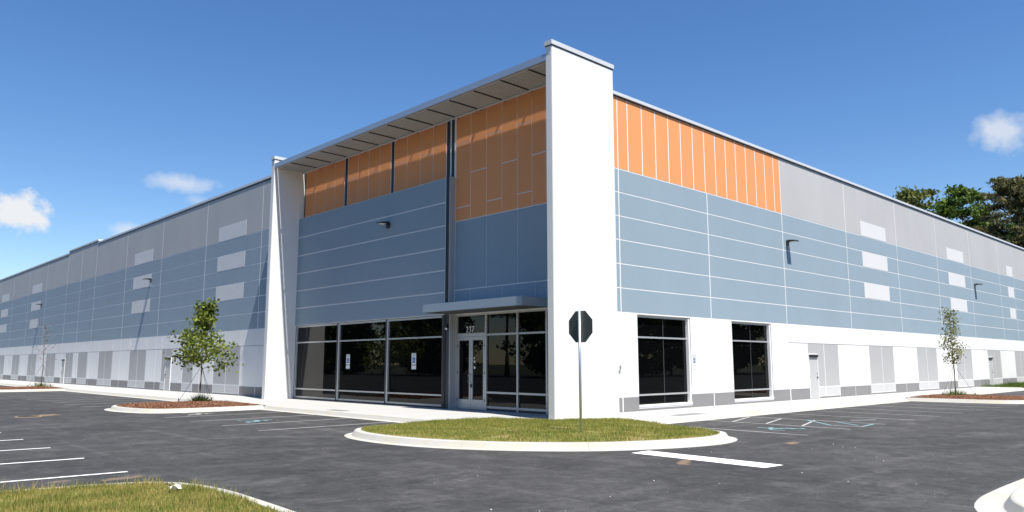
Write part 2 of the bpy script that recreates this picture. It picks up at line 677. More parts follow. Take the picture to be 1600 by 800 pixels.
# grass island at the corner
ISL = [(-2.40, 2.42), (-4.1, 2.33), (-5.5, 1.95), (-6.20, 1.05), (-6.42, -0.4), (-6.20, -2.0), (-5.50, -3.5), (-4.45, -4.75), (-3.2, -5.55),
       (-1.8, -6.0), (-0.7, -6.02), (0.2, -5.60), (0.72, -4.7), (1.15, -3.4), (1.75, -1.75)]
kerb(ISL, 1, joint=2.6, gut=0.27)
LEFT_ISL = [(-2.42, 19.45), (-4.6, 19.45), (-6.3, 19.2), (-7.0, 18.1), (-7.05, 16.3), (-6.5, 14.6), (-5.0, 14.15), (-2.42, 14.15)]
kerb(LEFT_ISL, 1, joint=2.6)
FAR_ISL = [(-2.42, 50.0), (-4.6, 50.0), (-6.4, 49.6), (-7.0, 48.3), (-7.0, 46.2), (-6.3, 44.8), (-4.6, 44.4), (-2.42, 44.4)]
kerb(FAR_ISL, 1, joint=2.6)
RIGHT_ISL = [(23.45, -1.72), (23.5, -4.4), (23.9, -6.1), (25.2, -6.75), (27.4, -6.75), (28.8, -6.1), (29.25, -4.4), (29.25, -1.72)]
kerb(RIGHT_ISL, 1, joint=2.6)
NEAR_ISL = [(6.0, -13.1), (2.0, -12.98), (-2.0, -12.92), (-4.0, -12.93), (-5.0, -13.0), (-5.75, -13.2), (-6.35, -13.62), (-6.6, -14.3), (-6.55, -15.6), (-6.4, -19.0)]
kerb(NEAR_ISL, 1, joint=2.6, gut=0.42)
VERGE = [(-26.0, -2.35), (-18.0, -3.2), (-15.2, -3.48), (-13.9, -3.72), (-13.05, -4.0), (-12.58, -4.55), (-12.40, -5.5), (-12.42, -6.6), (-12.5, -8.0), (-12.7, -11.0), (-12.9, -15.0), (-13.0, -22.0)]
kerb(VERGE, -1, joint=3.0, gut=0.16)


def inset(line, d, side):
    L_ = smooth_line(line, 0.3)
    out = []
    for i in range(len(L_)):
        t = L_[min(i + 1, len(L_) - 1)] - L_[max(i - 1, 0)]
        t = t / (np.linalg.norm(t) + 1e-9)
        out.append(tuple(L_[i] - np.array([t[1], -t[0]]) * side * d))
    return out


def bed(name, poly, z0, dome, material, kind='structure', extra_noise=0.01, seed=1):
    """a slightly domed bed of soil or mulch inside a kerb line; returns the height function"""
    P = np.array(poly)
    c = P.mean(0)
    bm = bmesh.new()
    rings = [1.0, 0.93, 0.8, 0.6, 0.35, 0.12]
    rnd = random.Random(seed)
    rows = []
    for r in rings:
        rows.append([bm.verts.new((c[0] + (p[0] - c[0]) * r, c[1] + (p[1] - c[1]) * r, z0 + dome * (1 - r * r) + (rnd.uniform(-1, 1) * extra_noise if r < 1 else 0))) for p in P])
    n = len(P)
    for a_, b_ in zip(rows, rows[1:]):
        for i in range(n):
            j = (i + 1) % n
            bm.faces.new((a_[i], a_[j], b_[j], b_[i]))
    bm.faces.new(rows[-1])
    bmesh.ops.recalc_face_normals(bm, faces=bm.faces[:])
    me = bpy.data.meshes.new(name)
    bm.to_mesh(me)
    bm.free()
    if sum(p.normal.z for p in me.polygons) < 0:
        me.flip_normals()
    o = link(name, me, material)
    tag(o, kind=kind)
    return o


def grass(name, poly, zf, count, h0, h1, w, material, label, seed, lean=0.5):
    rs = np.random.RandomState(seed)
    P = np.array(poly)
    lo, hi = P.min(0), P.max(0)
    pts = []
    tot_ = 0
    while tot_ < count:
        q = lo + rs.rand(count * 2, 2) * (hi - lo)
        q = q[in_poly(q, poly)]
        pts.append(q)
        tot_ += len(q)
    q = np.concatenate(pts)[:count]
    z = zf(q)
    # clumps of longer and shorter growth
    cl = 0.5 + 0.5 * np.sin(q[:, 0] * 2.3 + 1.7 * np.sin(q[:, 1] * 1.9)) * np.sin(q[:, 1] * 2.7 + 1.3 * np.sin(q[:, 0] * 3.1))
    h = (h0 + (h1 - h0) * rs.rand(count) ** 2) * (0.65 + 0.7 * cl)
    an = rs.rand(count) * 2 * np.pi
    la = rs.rand(count) * 2 * np.pi
    ll = rs.rand(count) * lean * h
    ww = w * (0.6 + 0.8 * rs.rand(count))
    v = np.zeros((count, 3, 3))
    v[:, 0, :2] = q + np.stack([np.cos(an), np.sin(an)], 1) * ww[:, None]
    v[:, 1, :2] = q - np.stack([np.cos(an), np.sin(an)], 1) * ww[:, None]
    v[:, 2, :2] = q + np.stack([np.cos(la), np.sin(la)], 1) * ll[:, None]
    v[:, 0, 2] = z - 0.01
    v[:, 1, 2] = z - 0.01
    v[:, 2, 2] = z + h
    me = fast_mesh(name, v.reshape(-1, 3), None, 3)
    o = link(name, me, material)
    tag(o, label, 'grass', kind='stuff')
    return o


def bed_z(poly, z0, dome):
    P = np.array(poly)
    c = P.mean(0)
    ang = np.arctan2(P[:, 1] - c[1], P[:, 0] - c[0])
    rad = np.hypot(P[:, 0] - c[0], P[:, 1] - c[1])
    od = np.argsort(ang)
    ang, rad = ang[od], rad[od]
    ang = np.concatenate([ang - 2 * np.pi, ang, ang + 2 * np.pi])
    rad = np.concatenate([rad] * 3)

    def zf(q):
        a_ = np.arctan2(q[:, 1] - c[1], q[:, 0] - c[0])
        r_ = np.hypot(q[:, 0] - c[0], q[:, 1] - c[1]) / np.interp(a_, ang, rad)
        return z0 + dome * (1 - np.clip(r_, 0, 1) ** 2)
    return zf


mat('island_turf', (0.19, 0.19, 0.055), 0.95, var=0.35, vscale=1.4, grain=0.3, gscale=20, tint=((0.34, 0.25, 0.12), 1.1))
isl_poly = inset(ISL, 0.145, 1) + [(1.9, -1.45), (1.35, -0.55), (0.6, -0.12), (-0.08, -0.08), (-0.1, 0.3), (-0.8, 1.9), (-1.6, 2.25)]
bed('turf', isl_poly, 0.004, 0.07, 'island_turf')
grass('grass', isl_poly, bed_z(isl_poly, 0.004, 0.07), 90000, 0.025, 0.075, 0.006, 'grass_blade', 'short patchy lawn on the corner island around the stop sign', 3)
verge_poly = inset(VERGE, 0.145, -1) + [(-22, -24), (-30, -20), (-32, -8)]
bed('turf', verge_poly, -0.010, 0.03, 'island_turf', seed=4)
vz = bed_z(verge_poly, -0.010, 0.03)
near_poly = [p for p in inset(VERGE, 0.145, -1) if -9.5 < p[1] and p[0] > -17.5] + [(-14.0, -9.5), (-17.5, -6.5)]
grass('grass', near_poly, vz, 110000, 0.02, 0.085, 0.0055, 'verge_blade', 'longer dry-tipped grass on the verge beside the kerb', 5)
edge_poly = [p for p in inset(VERGE, 0.12, -1) if -7.0 < p[1] and p[0] > -17.5] + [p for p in inset(VERGE, 0.42, -1) if -7.0 < p[1] and p[0] > -17.5][::-1]
grass('grass', edge_poly, vz, 1500, 0.06, 0.20, 0.005, 'verge_blade', 'tall grass blades overhanging the verge kerb', 6, lean=0.9)
corner_poly = inset(NEAR_ISL, 0.145, 1) + [(6, -19)]
bed('turf', corner_poly, -0.004, 0.06, 'island_turf', seed=6)
grass('grass', [(-6.2, -13.75), (-5.2, -13.3), (3.0, -13.3), (3.0, -15.5), (-6.3, -15.5)], bed_z(corner_poly, -0.004, 0.06), 30000, 0.03, 0.09, 0.006, 'grass_blade', 'sparse grass inside the rounded kerb across the drive aisle', 7)
# grass strip along the far part of the sunny facade
strip = [(45.0, 0.95), (45.0, -3.0), (75, -3.0), (75, 0.95)]
bed('turf', strip, -0.10, 0.10, 'island_turf', seed=8)
grass('grass', strip, bed_z(strip, -0.10, 0.10), 40000, 0.06, 0.28, 0.02, 'tuft_blade', 'bright green grass strip at the foot of the facade past the sidewalk', 9)

for nm, line, side, sd in (('L', LEFT_ISL, 1, 11), ('F', FAR_ISL, 1, 12), ('R', RIGHT_ISL, 1, 13)):
    poly = inset(line, 0.145, side)
    bed('mulch_bed', poly, -0.005, 0.09, 'mulch', extra_noise=0.02, seed=sd)
    # loose bark chips
    rs = np.random.RandomState(sd)
    P = np.array(poly)
    q = P.min(0) + rs.rand(16000, 2) * (P.max(0) - P.min(0))
    q = q[in_poly(q, poly)]
    n = len(q)
    z = bed_z(poly, -0.005, 0.09)(q)
    an, tl = rs.rand(n) * 6.283, rs.normal(0, 0.25, n)
    l_, w_ = 0.018 + 0.025 * rs.rand(n), 0.007 + 0.009 * rs.rand(n)
    ux = np.stack([np.cos(an), np.sin(an), tl], 1)
    vx = np.stack([-np.sin(an), np.cos(an), rs.normal(0, 0.25, n)], 1)
    c = np.concatenate([q, (z + 0.015)[:, None]], 1)
    v = np.stack([c + ux * l_[:, None] + vx * w_[:, None], c - ux * l_[:, None] + vx * w_[:, None], c - ux * l_[:, None] - vx * w_[:, None], c + ux * l_[:, None] - vx * w_[:, None]], 1)
    me = fast_mesh('mulch_chips', v.reshape(-1, 3), None, 4)
    where = {'L': 'planted island by the white fin wall', 'F': 'far planted island with the bare young tree', 'R': 'planted island by the sunny facade'}[nm]
    tag(link('mulch_chips', me, 'mulch_chip'), 'loose reddish bark mulch on the ' + where, 'mulch', kind='stuff')

# ------------------------------------------------------------------ painted lines
ZL = GROUND_Z + 0.005


def stripe(parent, p, q, w, material='line_white', name='painted_line', z=ZL):
    p, q = Vector((*p, 0)), Vector((*q, 0))
    t = (q - p).normalized()
    n = Vector((-t.y, t.x, 0)) * w / 2
    mb = MB()
    mb.v = [(*(p + n).xy, z), (*(p - n).xy, z), (*(q - n).xy, z), (*(q + n).xy, z)]
    mb.f = [(0, 1, 2, 3)]
    o = mb.obj(name, material, parent)
    if o.data.polygons[0].normal.z < 0:
        o.data.flip_normals()
    return o


marks = bpy.data.objects.new('road_markings', None)
COL.objects.link(marks)
marks['kind'] = 'structure'
mb = MB()
mb.v = [(-4.02, -5.95, ZL), (-3.42, -5.95, ZL), (-3.55, -9.05, ZL), (-4.15, -9.0, ZL)]
mb.f = [(0, 3, 2, 1)]
so_ = mb.obj('stop_bar', 'line_white', marks)
if so_.data.polygons[0].normal.z < 0:
    so_.data.flip_normals()
yy = 4.6
for k in range(5):
    if k < 4:
        stripe(marks, (-2.75, yy), (-7.2, yy - 0.12), 0.09, 'line_worn')
    yy += 2.4
yy = 21.2
while yy < 43.5:
    stripe(marks, (-2.75, yy), (-7.4, yy), 0.10, 'line_worn')
    yy += 2.45
yy = 52.6
while yy < 100:
    stripe(marks, (-2.75, yy), (-7.4, yy), 0.10, 'line_worn')
    yy += 2.45
for k, xx in enumerate((2.45, 5.05, 7.55, 10.0, 12.45, 14.9, 17.5, 20.0, 22.3, 31.8, 34.3, 36.8, 39.3, 41.8, 44.3)):
    stripe(marks, (xx, -2.05), (xx - 0.1, -6.7), 0.08, 'line_worn')
for k in range(3):                                        # hatched access aisle
    stripe(marks, (5.15, -2.9 - k * 1.15), (7.45, -2.2 - k * 1.15), 0.08, 'line_worn')
stripe(marks, (7.6, -4.1), (5.9, -5.75), 0.09, 'line_cyan')
stripe(marks, (5.9, -5.8), (6.1, -6.6), 0.09, 'line_worn')
stripe(marks, (6.15, -6.55), (7.35, -6.4), 0.09, 'line_cyan')
stripe(marks, (7.3, -5.3), (6.45, -6.3), 0.09, 'line_cyan')
stripe(marks, (8.3, -5.3), (9.2, -5.75), 0.10, 'line_worn')
# worn accessible-parking symbols in the bays
for (cx, cy, rz) in ((-5.6, 8.1, 0.0), (-5.6, 12.9, 0.0), (3.7, -5.2, math.pi / 2)):
    mbk = MB()
    s = 0.5
    segs = []
    for i in range(14):
        t = -0.5 + i / 13 * 4.2
        segs.append((0.30 * math.cos(t) - 0.10, 0.30 * math.sin(t) - 0.18))
    for P_, wd in ((segs, 0.09), ([(-0.05, 0.52), (-0.03, 0.0), (0.26, -0.02), (0.36, -0.42), (0.5, -0.38)], 0.10), ([(-0.03, 0.25), (0.24, 0.25)], 0.08)):
        for p, q in zip(P_, P_[1:]):
            p, q = Vector(p), Vector(q)
            t = (q - p).normalized()
            n = Vector((-t.y, t.x)) * wd / 2
            b0 = len(mbk.v)
            for c_ in (p + n, p - n, q - n, q + n):
                R_ = Matrix.Rotation(rz - math.pi / 2, 2)
                w_ = R_ @ c_ * 1.2
                mbk.v.append((cx + w_.x, cy + w_.y, ZL + 0.001 + 0.0004 * (b0 % 5)))
            mbk.f.append((b0, b0 + 1, b0 + 2, b0 + 3))
    mbk.obj('accessible_symbol', 'line_cyan' if cy != 12.9 else 'line_worn', marks)
yy = -1.5
for k in range(7):
    stripe(marks, (-12.45, yy - 0.12), (-18.0, yy + 0.25), 0.10)
    yy += 2.62

# drain cover
mh = thing('manhole_cover', 'round dark iron manhole cover in the asphalt, ringed by tan sand', 'manhole', (-10.45, 15.6, GROUND_Z))
ring = MB()
ring.tube([(0, 0, -0.02), (0, 0, 0.012)], 0.42, 24)
ring.obj('frame_ring', 'tan_sand', mh)
lid = MB()
lid.tube([(0, 0, 0.0), (0, 0, 0.02)], 0.34, 24)
for k in range(-3, 4):
    w_ = math.sqrt(max(0.01, 0.30 ** 2 - (k * 0.085) ** 2))
    lid.box(-w_, w_, k * 0.085 - 0.015, k * 0.085 + 0.015, 0.019, 0.027)
lid.obj('lid', 'cast_iron', mh)

# ------------------------------------------------------------------ the warehouse
B = thing('warehouse_building', 'long white, grey, blue and orange tilt-up warehouse with glazed corner entrance', 'warehouse', (1.0, 1.0, 0))
B.location = (0, 0, 0)
XW, YR = 1.0, 1.0           # faces of the two facades
XEND, YEND = 72.0, 110.0
TOP = 11.47
ROWS = [3.50, 4.373, 5.247, 6.12, 6.993, 7.867, 8.74]
J = 0.028                    # half joint width
WIN = [(5.47, 8.87), (11.97, 15.32)]

# wall cores (they show in the joints)
core = MB()
core.box(3.06, XEND, YR + 0.005, YR + 0.30, 3.46, TOP)
for (x0, x1) in ((3.06, WIN[0][0]), (WIN[0][1], WIN[1][0]), (WIN[1][1], XEND)):
    core.box(x0, x1, YR + 0.005, YR + 0.30, -0.2, 3.4595)
for (x0, x1) in WIN:
    core.box(x0, x1, YR + 0.005, YR + 0.30, -0.2, 0.13)
wallR = core.obj('facade_wall', 'joint_paint', B)
wallR['label'] = 'sunlit facade of blue, grey, white and orange panels'
core = MB()
core.box(XW + 0.0035, XW + 0.30, 19.38, YEND, -0.2, TOP)
core.box(XW + 0.0036, XW + 0.2999, 52.28, 60.85, TOP, TOP + 0.22)
wallL = core.obj('facade_wall', 'joint_paint', B)
wallL['label'] = 'long shaded facade of blue, grey and white panels'
rear = MB()
rear.box(XEND - 0.3, XEND, 1.31, YEND, -0.2, TOP)
rear.box(1.31, XEND - 0.31, YEND - 0.3, YEND - 0.01, -0.2, TOP)
rear.obj('rear_wall', 'white_paint', B)
MB().box(2.3, XEND - 0.31, 1.31, YEND - 0.31, 10.6, 10.75).obj('roof', 'roof_membrane', B)


def pR(name, material, x0, x1, z0, z1, d=0.0):
    return box(name, material, wallR, x0, x1, YR - d, YR + 0.02, z0, z1)


def pL(name, material, y0, y1, z0, z1, d=0.0):
    return box(name, material, wallL, XW - d, XW + 0.02, y0, y1, z0, z1)


# ---- sunny facade
JX = [3.12, 4.55, 10.43, 16.90, 24.09, 31.30, 38.38, 45.45, 52.8, 57.0, 64.3, 71.9]
for x0, x1 in zip(JX, JX[1:]):
    x0j, x1j = x0 + J, x1 - J
    for z0, z1 in zip(ROWS, ROWS[1:]):
        pR('blue_panel', 'blue_paint', x0j, x1j, z0 + 0.020, z1 - 0.020)
    if x0 >= 16.8:
        pR('grey_panel', 'grey_paint', x0j, x1j, ROWS[-1] + 0.018, TOP - 0.005)
ox = [3.12, 4.55, 5.15, 6.03, 6.90, 7.76, 8.62, 9.48, 10.34, 11.19, 12.03, 12.87, 13.74, 14.60, 15.45, 16.29, 16.90]
for x0, x1 in zip(ox, ox[1:]):
    pR('orange_panel', 'orange_paint', x0 + J, x1 - J, ROWS[-1] + 0.018, TOP - 0.005)
for (x0, x1) in ((26.07, 29.65), (40.45, 43.96), (55.0, 56.7)):
    for z0, z1 in ((ROWS[6], 9.6), (ROWS[4], ROWS[5]), (ROWS[2], ROWS[3])):
        pR('light_grey_patch', 'patch_light_grey', x0, x1, z0 + 0.016, z1 - 0.012, 0.006)
# band and lower wall
REV = 2.64
cols = [(18.85, 22.22, 20.60), (26.15, 29.59, 27.89), (33.38, 36.86, 35.05), (40.65, 44.05, 42.3), (47.86, 51.18, 49.65), (55.2, 58.6, 56.9), (62.4, 65.8, 64.1), (69.0, 71.5, 70.2)]
pR('white_panel', 'white_paint', 3.14, 4.55 - J, 0.545, 3.48)
for x0, x1 in ((4.55 + J, WIN[0][0]), (WIN[0][1], 10.43 - J), (10.43 + J, WIN[1][0]), (WIN[1][1], 16.90 - J)):
    pR('white_panel', 'white_paint', x0, x1, 0.545, 3.48)
for x0, x1 in zip(JX[3:], JX[4:]):
    pR('white_panel', 'white_paint', x0 + 0.008, x1 - 0.008, REV + 0.016, 3.48)
pR('reveal_shadow_strip', 'reveal_shadow_and_cover_grey', 16.94, XEND - 0.2, REV - 0.014, REV + 0.010, -0.003)  # grey strip with the groove's shadow put into its colour
prev = 16.90 + J
for (c0, c1, cm) in cols:
    jx = [j for j in JX if prev < j < c0]
    ed = [prev] + jx + [c0]
    pR('white_panel', 'white_paint', prev, c0 - 0.012, 0.545, REV - 0.02)
    for e0, e1 in zip(ed, ed[1:]):
        pR('dark_plinth_panel', 'plinth_dark', e0 + J * 0.8, e1 - J * 0.8, -0.15, 0.505)
    prev = c1
    pR('grey_column_panel', 'column_grey', c0 + 0.01, cm - J, 0.575, REV - 0.02)
    pR('grey_column_panel', 'column_grey', cm + J, c1 - 0.01, 0.575, REV - 0.02)
    pR('grey_plinth_panel', 'plinth_panel_grey', c0 + 0.03, cm - J, 0.13, 0.525)
    pR('grey_plinth_panel', 'plinth_panel_grey', cm + J, c1 - 0.03, 0.13, 0.525)
    pR('dark_plinth_panel', 'plinth_dark', c0 + 0.01, c1 - 0.01, -0.15, 0.085)
for x0, x1 in ((3.14, 4.55 - J), (4.55 + J, WIN[0][0]), (WIN[0][1], 10.43 - J), (10.43 + J, WIN[1][0]), (WIN[1][1], 16.90 - J)):
    pR('dark_plinth_panel', 'plinth_dark', x0, x1, -0.15, 0.505)
for x0, x1 in WIN:
    pR('dark_plinth_panel', 'plinth_dark', x0 + 0.002, x1 - 0.002, -0.15, 0.08)
# coping
bevel_box('coping', 'coping_metal', B, (3.08, XEND + 0.06, YR - 0.075, YR + 0.38, TOP + 0.035, TOP + 0.165), 0.008)
box('coping_cleat', 'dark_metal', B, 3.08, XEND, YR - 0.03, YR + 0.31, TOP - 0.001, TOP + 0.0345)

# ---- shaded facade
JY = [19.40, 22.30, 29.72, 37.17, 44.60, 52.26, 56.50, 60.85, 68.30, 75.70, 83.05, 90.50, 97.9, 105.3, 109.9]
for y0, y1 in zip(JY, JY[1:]):
    for z0, z1 in zip(ROWS, ROWS[1:]):
        pL('blue_panel', 'blue_paint', y0 + J * 1.2, y1 - J * 1.2, z0 + 0.020, z1 - 0.020)
    raised = 52 < y0 < 60
    pL('grey_panel', 'grey_paint', y0 + J * 1.2, y1 - J * 1.2, ROWS[-1] + 0.018, TOP - 0.075 + (0.22 if raised else 0))
for (y0, y1) in ((24.23, 27.85), (38.98, 42.66), (70.3, 74.05), (85.3, 88.9)):
    for z0, z1 in ((ROWS[6], 9.62), (ROWS[4], ROWS[5]), (ROWS[2], ROWS[3])):
        pL('light_grey_patch', 'patch_light_grey', y0, y1, z0 + 0.016, z1 - 0.012, 0.006)
        pL('patch_edge', 'joint_paint', y1 - 0.0005, y1 + 0.05, z0 + 0.016, z1 - 0.012, 0.004)
colsL = [(24.22, 27.69, 26.03), (30.73, 32.38, None), (34.31, 36.07, 35.35), (39.04, 42.46, 40.75), (46.35, 49.81, 48.17), (52.84, 55.53, None), (57.09, 59.53, 58.2),
         (62.88, 66.24, 64.5), (70.09, 73.52, 71.83), (77.36, 80.72, 78.98), (84.8, 88.2, 86.5), (92.2, 95.6, 93.9), (99.6, 103.0, 101.3)]
segs = sorted(set(JY[1:] + [c for q in colsL for c in q[:2]]))
e = 19.42
for s_ in segs:
    if s_ > e + 0.3:
        pL('white_panel', 'white_paint', e + 0.012, s_ - 0.012, REV + 0.016, 3.48)
        e = s_
pL('reveal_shadow_strip', 'reveal_shadow_and_cover_grey', 19.42, YEND - 0.2, REV - 0.014, REV + 0.010, -0.002)  # gap shadow painted as a dark strip, as on the sunny facade
prev = 19.42
for (c0, c1, cm) in colsL:
    jx = [j for j in JY[1:] if prev < j < c0]
    ed = [prev] + jx + [c0]
    for e0, e1 in zip(ed, ed[1:]):
        pL('white_panel', 'white_paint', e0 + 0.014, e1 - 0.014, 0.545, REV - 0.02)
        pL('dark_plinth_panel', 'plinth_dark', e0 + J, e1 - J, -0.15, 0.505)
    prev = c1
    parts = [(c0, cm), (cm, c1)] if cm else [(c0, c1)]
    for e0, e1 in parts:
        pL('grey_column_panel', 'column_grey', e0 + J, e1 - J, 0.575, REV - 0.02)
        pL('grey_plinth_panel', 'plinth_panel_grey', e0 + J * 1.3, e1 - J * 1.3, 0.13, 0.525)
    pL('dark_plinth_panel', 'plinth_dark', c0 + 0.01, c1 - 0.01, -0.15, 0.085)
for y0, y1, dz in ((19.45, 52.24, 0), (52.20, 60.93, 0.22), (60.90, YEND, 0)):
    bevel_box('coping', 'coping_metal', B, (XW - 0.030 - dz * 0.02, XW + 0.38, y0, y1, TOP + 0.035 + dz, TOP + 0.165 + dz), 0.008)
    box('coping_cleat', 'dark_metal', B, XW - 0.012, XW + 0.31, y0 + 0.01, y1 - 0.01, TOP - 0.07 + dz, TOP + 0.0345 + dz)  # stretched down so its dark face also paints the coping's shadow line

# ---- service doors in the columns


def service_door(axis, a0, a1, extra=''):
    z1 = 2.10
    d = bpy.data.objects.new('service_door', None)
    COL.objects.link(d)
    d.parent = B
    w = a1 - a0

    def bx(nm, mt, u0, u1, dep0, dep1, zz0, zz1):
        if axis == 'x':
            return box(nm, mt, d, a0 + u0, a0 + u1, YR - dep1, YR - dep0, zz0, zz1)
        return box(nm, mt, d, XW - dep1, XW - dep0, a0 + u0, a0 + u1, zz0, zz1)
    bx('door_frame', 'white_vinyl', 0.0, 0.05, -0.005, 0.028, 0.0, z1)
    bx('door_frame', 'white_vinyl', w - 0.05, w, -0.005, 0.028, 0.0, z1)
    bx('door_frame', 'white_vinyl', 0.0, w, -0.005, 0.027, z1 + 0.001, z1 + 0.05)
    bx('door_leaf', 'door_grey', 0.052, w - 0.052, -0.005, 0.014, 0.012, z1 - 0.13)
    bx('drip_cap', 'dark_metal', 0.03, w - 0.03, -0.005, 0.07, z1 - 0.125, z1 - 0.005)
    bx('lever_handle', 'dark_metal', w - 0.16, w - 0.08, 0.015, 0.05, 0.98, 1.04)
    bx('lock', 'dark_metal', w - 0.13, w - 0.09, 0.015, 0.03, 1.16, 1.21)
    for zz in (0.25, 1.0, 1.75):
        bx('hinge', 'dark_metal', 0.048, 0.066, 0.013, 0.03, zz, zz + 0.1)
    return d


service_door('x', 18.83, 19.80)
service_door('x', 47.84, 48.82)
service_door('y', 34.29, 35.30)
service_door('y', 59.45, 60.45)

# ---- strip windows in the sunny facade
for (x0, x1) in WIN:
    wdw = bpy.data.objects.new('window', None)
    COL.objects.link(wdw)
    wdw.parent = B
    yg = YR + 0.16
    xm = (x0 + x1) / 2 + 0.08
    for nm, b in (('jamb', (x1 - 0.10, x1 - 0.003, YR + 0.03, YR + 0.29, 0.21, 3.44)), ('jamb', (x0 + 0.003, x0 + 0.05, YR + 0.10, YR + 0.29, 0.21, 3.44)),
                  ('sill', (x0 + 0.003, x1 - 0.003, YR - 0.012, YR + 0.29, 0.134, 0.20))):
        box(nm, 'white_vinyl', wdw, *b)
    box('head', 'frame_metal', wdw, x0 + 0.003, x1 - 0.003, YR + 0.10, YR + 0.29, 3.3705, 3.455)
    for z0, z1 in ((0.201, 0.52), (0.581, 2.61), (2.671, 3.37)):
        for a0, a1 in ((x0 + 0.051, xm - 0.012), (xm + 0.012, x1 - 0.101)):
            box('pane', 'tinted_glass', wdw, a0, a1, yg, yg + 0.02, z0, z1)
    for z in (0.5205, 2.6105):
        box('transom', 'frame_metal', wdw, x0 + 0.051, x1 - 0.101, YR + 0.11, YR + 0.20, z, z + 0.06)
    for z0, z1 in ((0.201, 0.52), (0.581, 2.61), (2.671, 3.37)):
        box('mullion', 'charcoal', wdw, xm - 0.0115, xm + 0.0115, yg - 0.012, yg + 0.03, z0, z1)

# ---- fin walls
for nm, y0, y1, lb in (('a', 0.0, 0.27, 'tall white fin wall beside the sunny facade'), ('b', 19.08, 19.39, 'tall white fin wall beside the long shaded facade')):
    fin = bevel_box('fin_wall', 'white_paint', B, (0.0, 3.09, y0, y1, -0.2, 11.82), 0.012)
    fin['label'] = lb
    bevel_box('coping', 'coping_metal', fin, (-0.035, 3.125, y0 - 0.035, y1 + 0.035, 11.845, 12.0), 0.006)
    box('coping_cleat', 'dark_metal', fin, -0.012, 3.10, y0 - 0.012, y1 + 0.012, 11.8205, 11.8445)
# return wall joining the near fin to the sunny facade
box('return_wall', 'white_paint', B, 2.80, 3.085, 0.272, 1.30, -0.2, 11.6)
box('return_wall', 'white_paint', B, 2.30, 2.55, 1.30, 19.05, 3.6, 11.45)

# ---- recessed front between the fins
XO, XB, XG, XE = 1.70, 1.45, 1.56, 1.86       # orange wall, blue block, glazing, entrance glazing
front = MB()
front.box(XO + 0.012, XO + 0.30, 0.272, 19.078, 3.56, 11.62)
wf = front.obj('front_wall', 'front_joint', B)
wf['label'] = 'recessed entrance wall of orange and slate blue panels'


def pF(name, material, y0, y1, z0, z1, d=0.0):
    return box(name, material, wf, XO - d, XO + 0.02, y0, y1, z0, z1)


# orange clerestory boards
OT = 11.60
for grp in ((18.97, 17.97, 17.03, 16.11, 15.22), (14.94, 14.05, 13.14, 12.25, 11.37), (11.12, 10.17, 9.22, 8.35, 7.48)):
    for k, (ya, yb) in enumerate(zip(grp, grp[1:])):
        if k % 2 == 0:
            pF('orange_panel', 'orange_paint', yb + 0.02, ya - 0.02, 9.0, 10.27)
            pF('orange_panel', 'orange_paint', yb + 0.02, ya - 0.02, 10.305, OT)
        else:
            pF('orange_panel', 'orange_paint', yb + 0.02, ya - 0.02, 9.0, OT)
for y0, y1 in ((18.98, 19.074), (14.97, 15.19), (11.15, 11.34), (7.24, 7.45), (6.97, 7.15)):
    pF('dark_strip', 'dark_metal', y0, y1, 9.0, OT, -0.006)
ecol = [6.86, 5.96, 5.04, 4.19, 3.37, 2.62, 1.93, 1.2, 0.30]
for k, (ya, yb) in enumerate(zip(ecol, ecol[1:])):
    cuts = (7.19, 7.73, 10.29) if k % 2 == 0 else (7.19, 9.03)
    zs = list(cuts) + [OT]
    for z0, z1 in zip(zs, zs[1:]):
        pF('orange_panel', 'orange_paint', yb + 0.018, ya - 0.018, z0 + 0.022, z1 - 0.018)
for ya, yb in ((6.86, 5.03), (5.03, 3.375), (3.375, 1.75), (1.75, 0.30)):
    pF('slate_panel', 'blue_paint', yb + 0.015, ya - 0.015, 4.52, 7.17)
for ya, yb in ((6.86, 5.95), (5.95, 4.18), (4.18, 2.5), (2.5, 0.30)):
    pF('slate_panel', 'blue_paint', yb + 0.015, ya - 0.015, 3.58, 4.48)
# projecting blue block
blk = MB()
blk.box(XB + 0.012, XO + 0.01, 6.92, 19.078, 3.565, 8.985)
bk = blk.obj('blue_block', 'front_joint', B)
zs = [3.56, 4.42, 5.29, 6.16, 7.06, 7.99, 8.99]
for z0, z1 in zip(zs, zs[1:]):
    box('slate_panel', 'blue_paint', bk, XB, XB + 0.03, 7.19, 19.075, z0 + 0.028, z1 - 0.026)
box('edge_trim', 'frame_metal', bk, XB - 0.006, XB + 0.03, 7.145, 7.185, 3.56, 8.995)
box('dark_strip', 'dark_metal', bk, XB - 0.002, XB + 0.03, 6.955, 7.14, 3.56, 8.99)
box('end_cap', 'column_grey', bk, XB - 0.004, XO - 0.002, 6.89, 6.919, 3.55, 9.0)
# pier under the block end, beside the door
box('pier', 'column_grey', B, XG - 0.04, XE + 0.10, 6.905, 7.10, -0.15, 3.5595)
box('pier_face', 'charcoal', B, XG - 0.045, XG - 0.0405, 6.96, 7.16, -0.05, 3.5595)

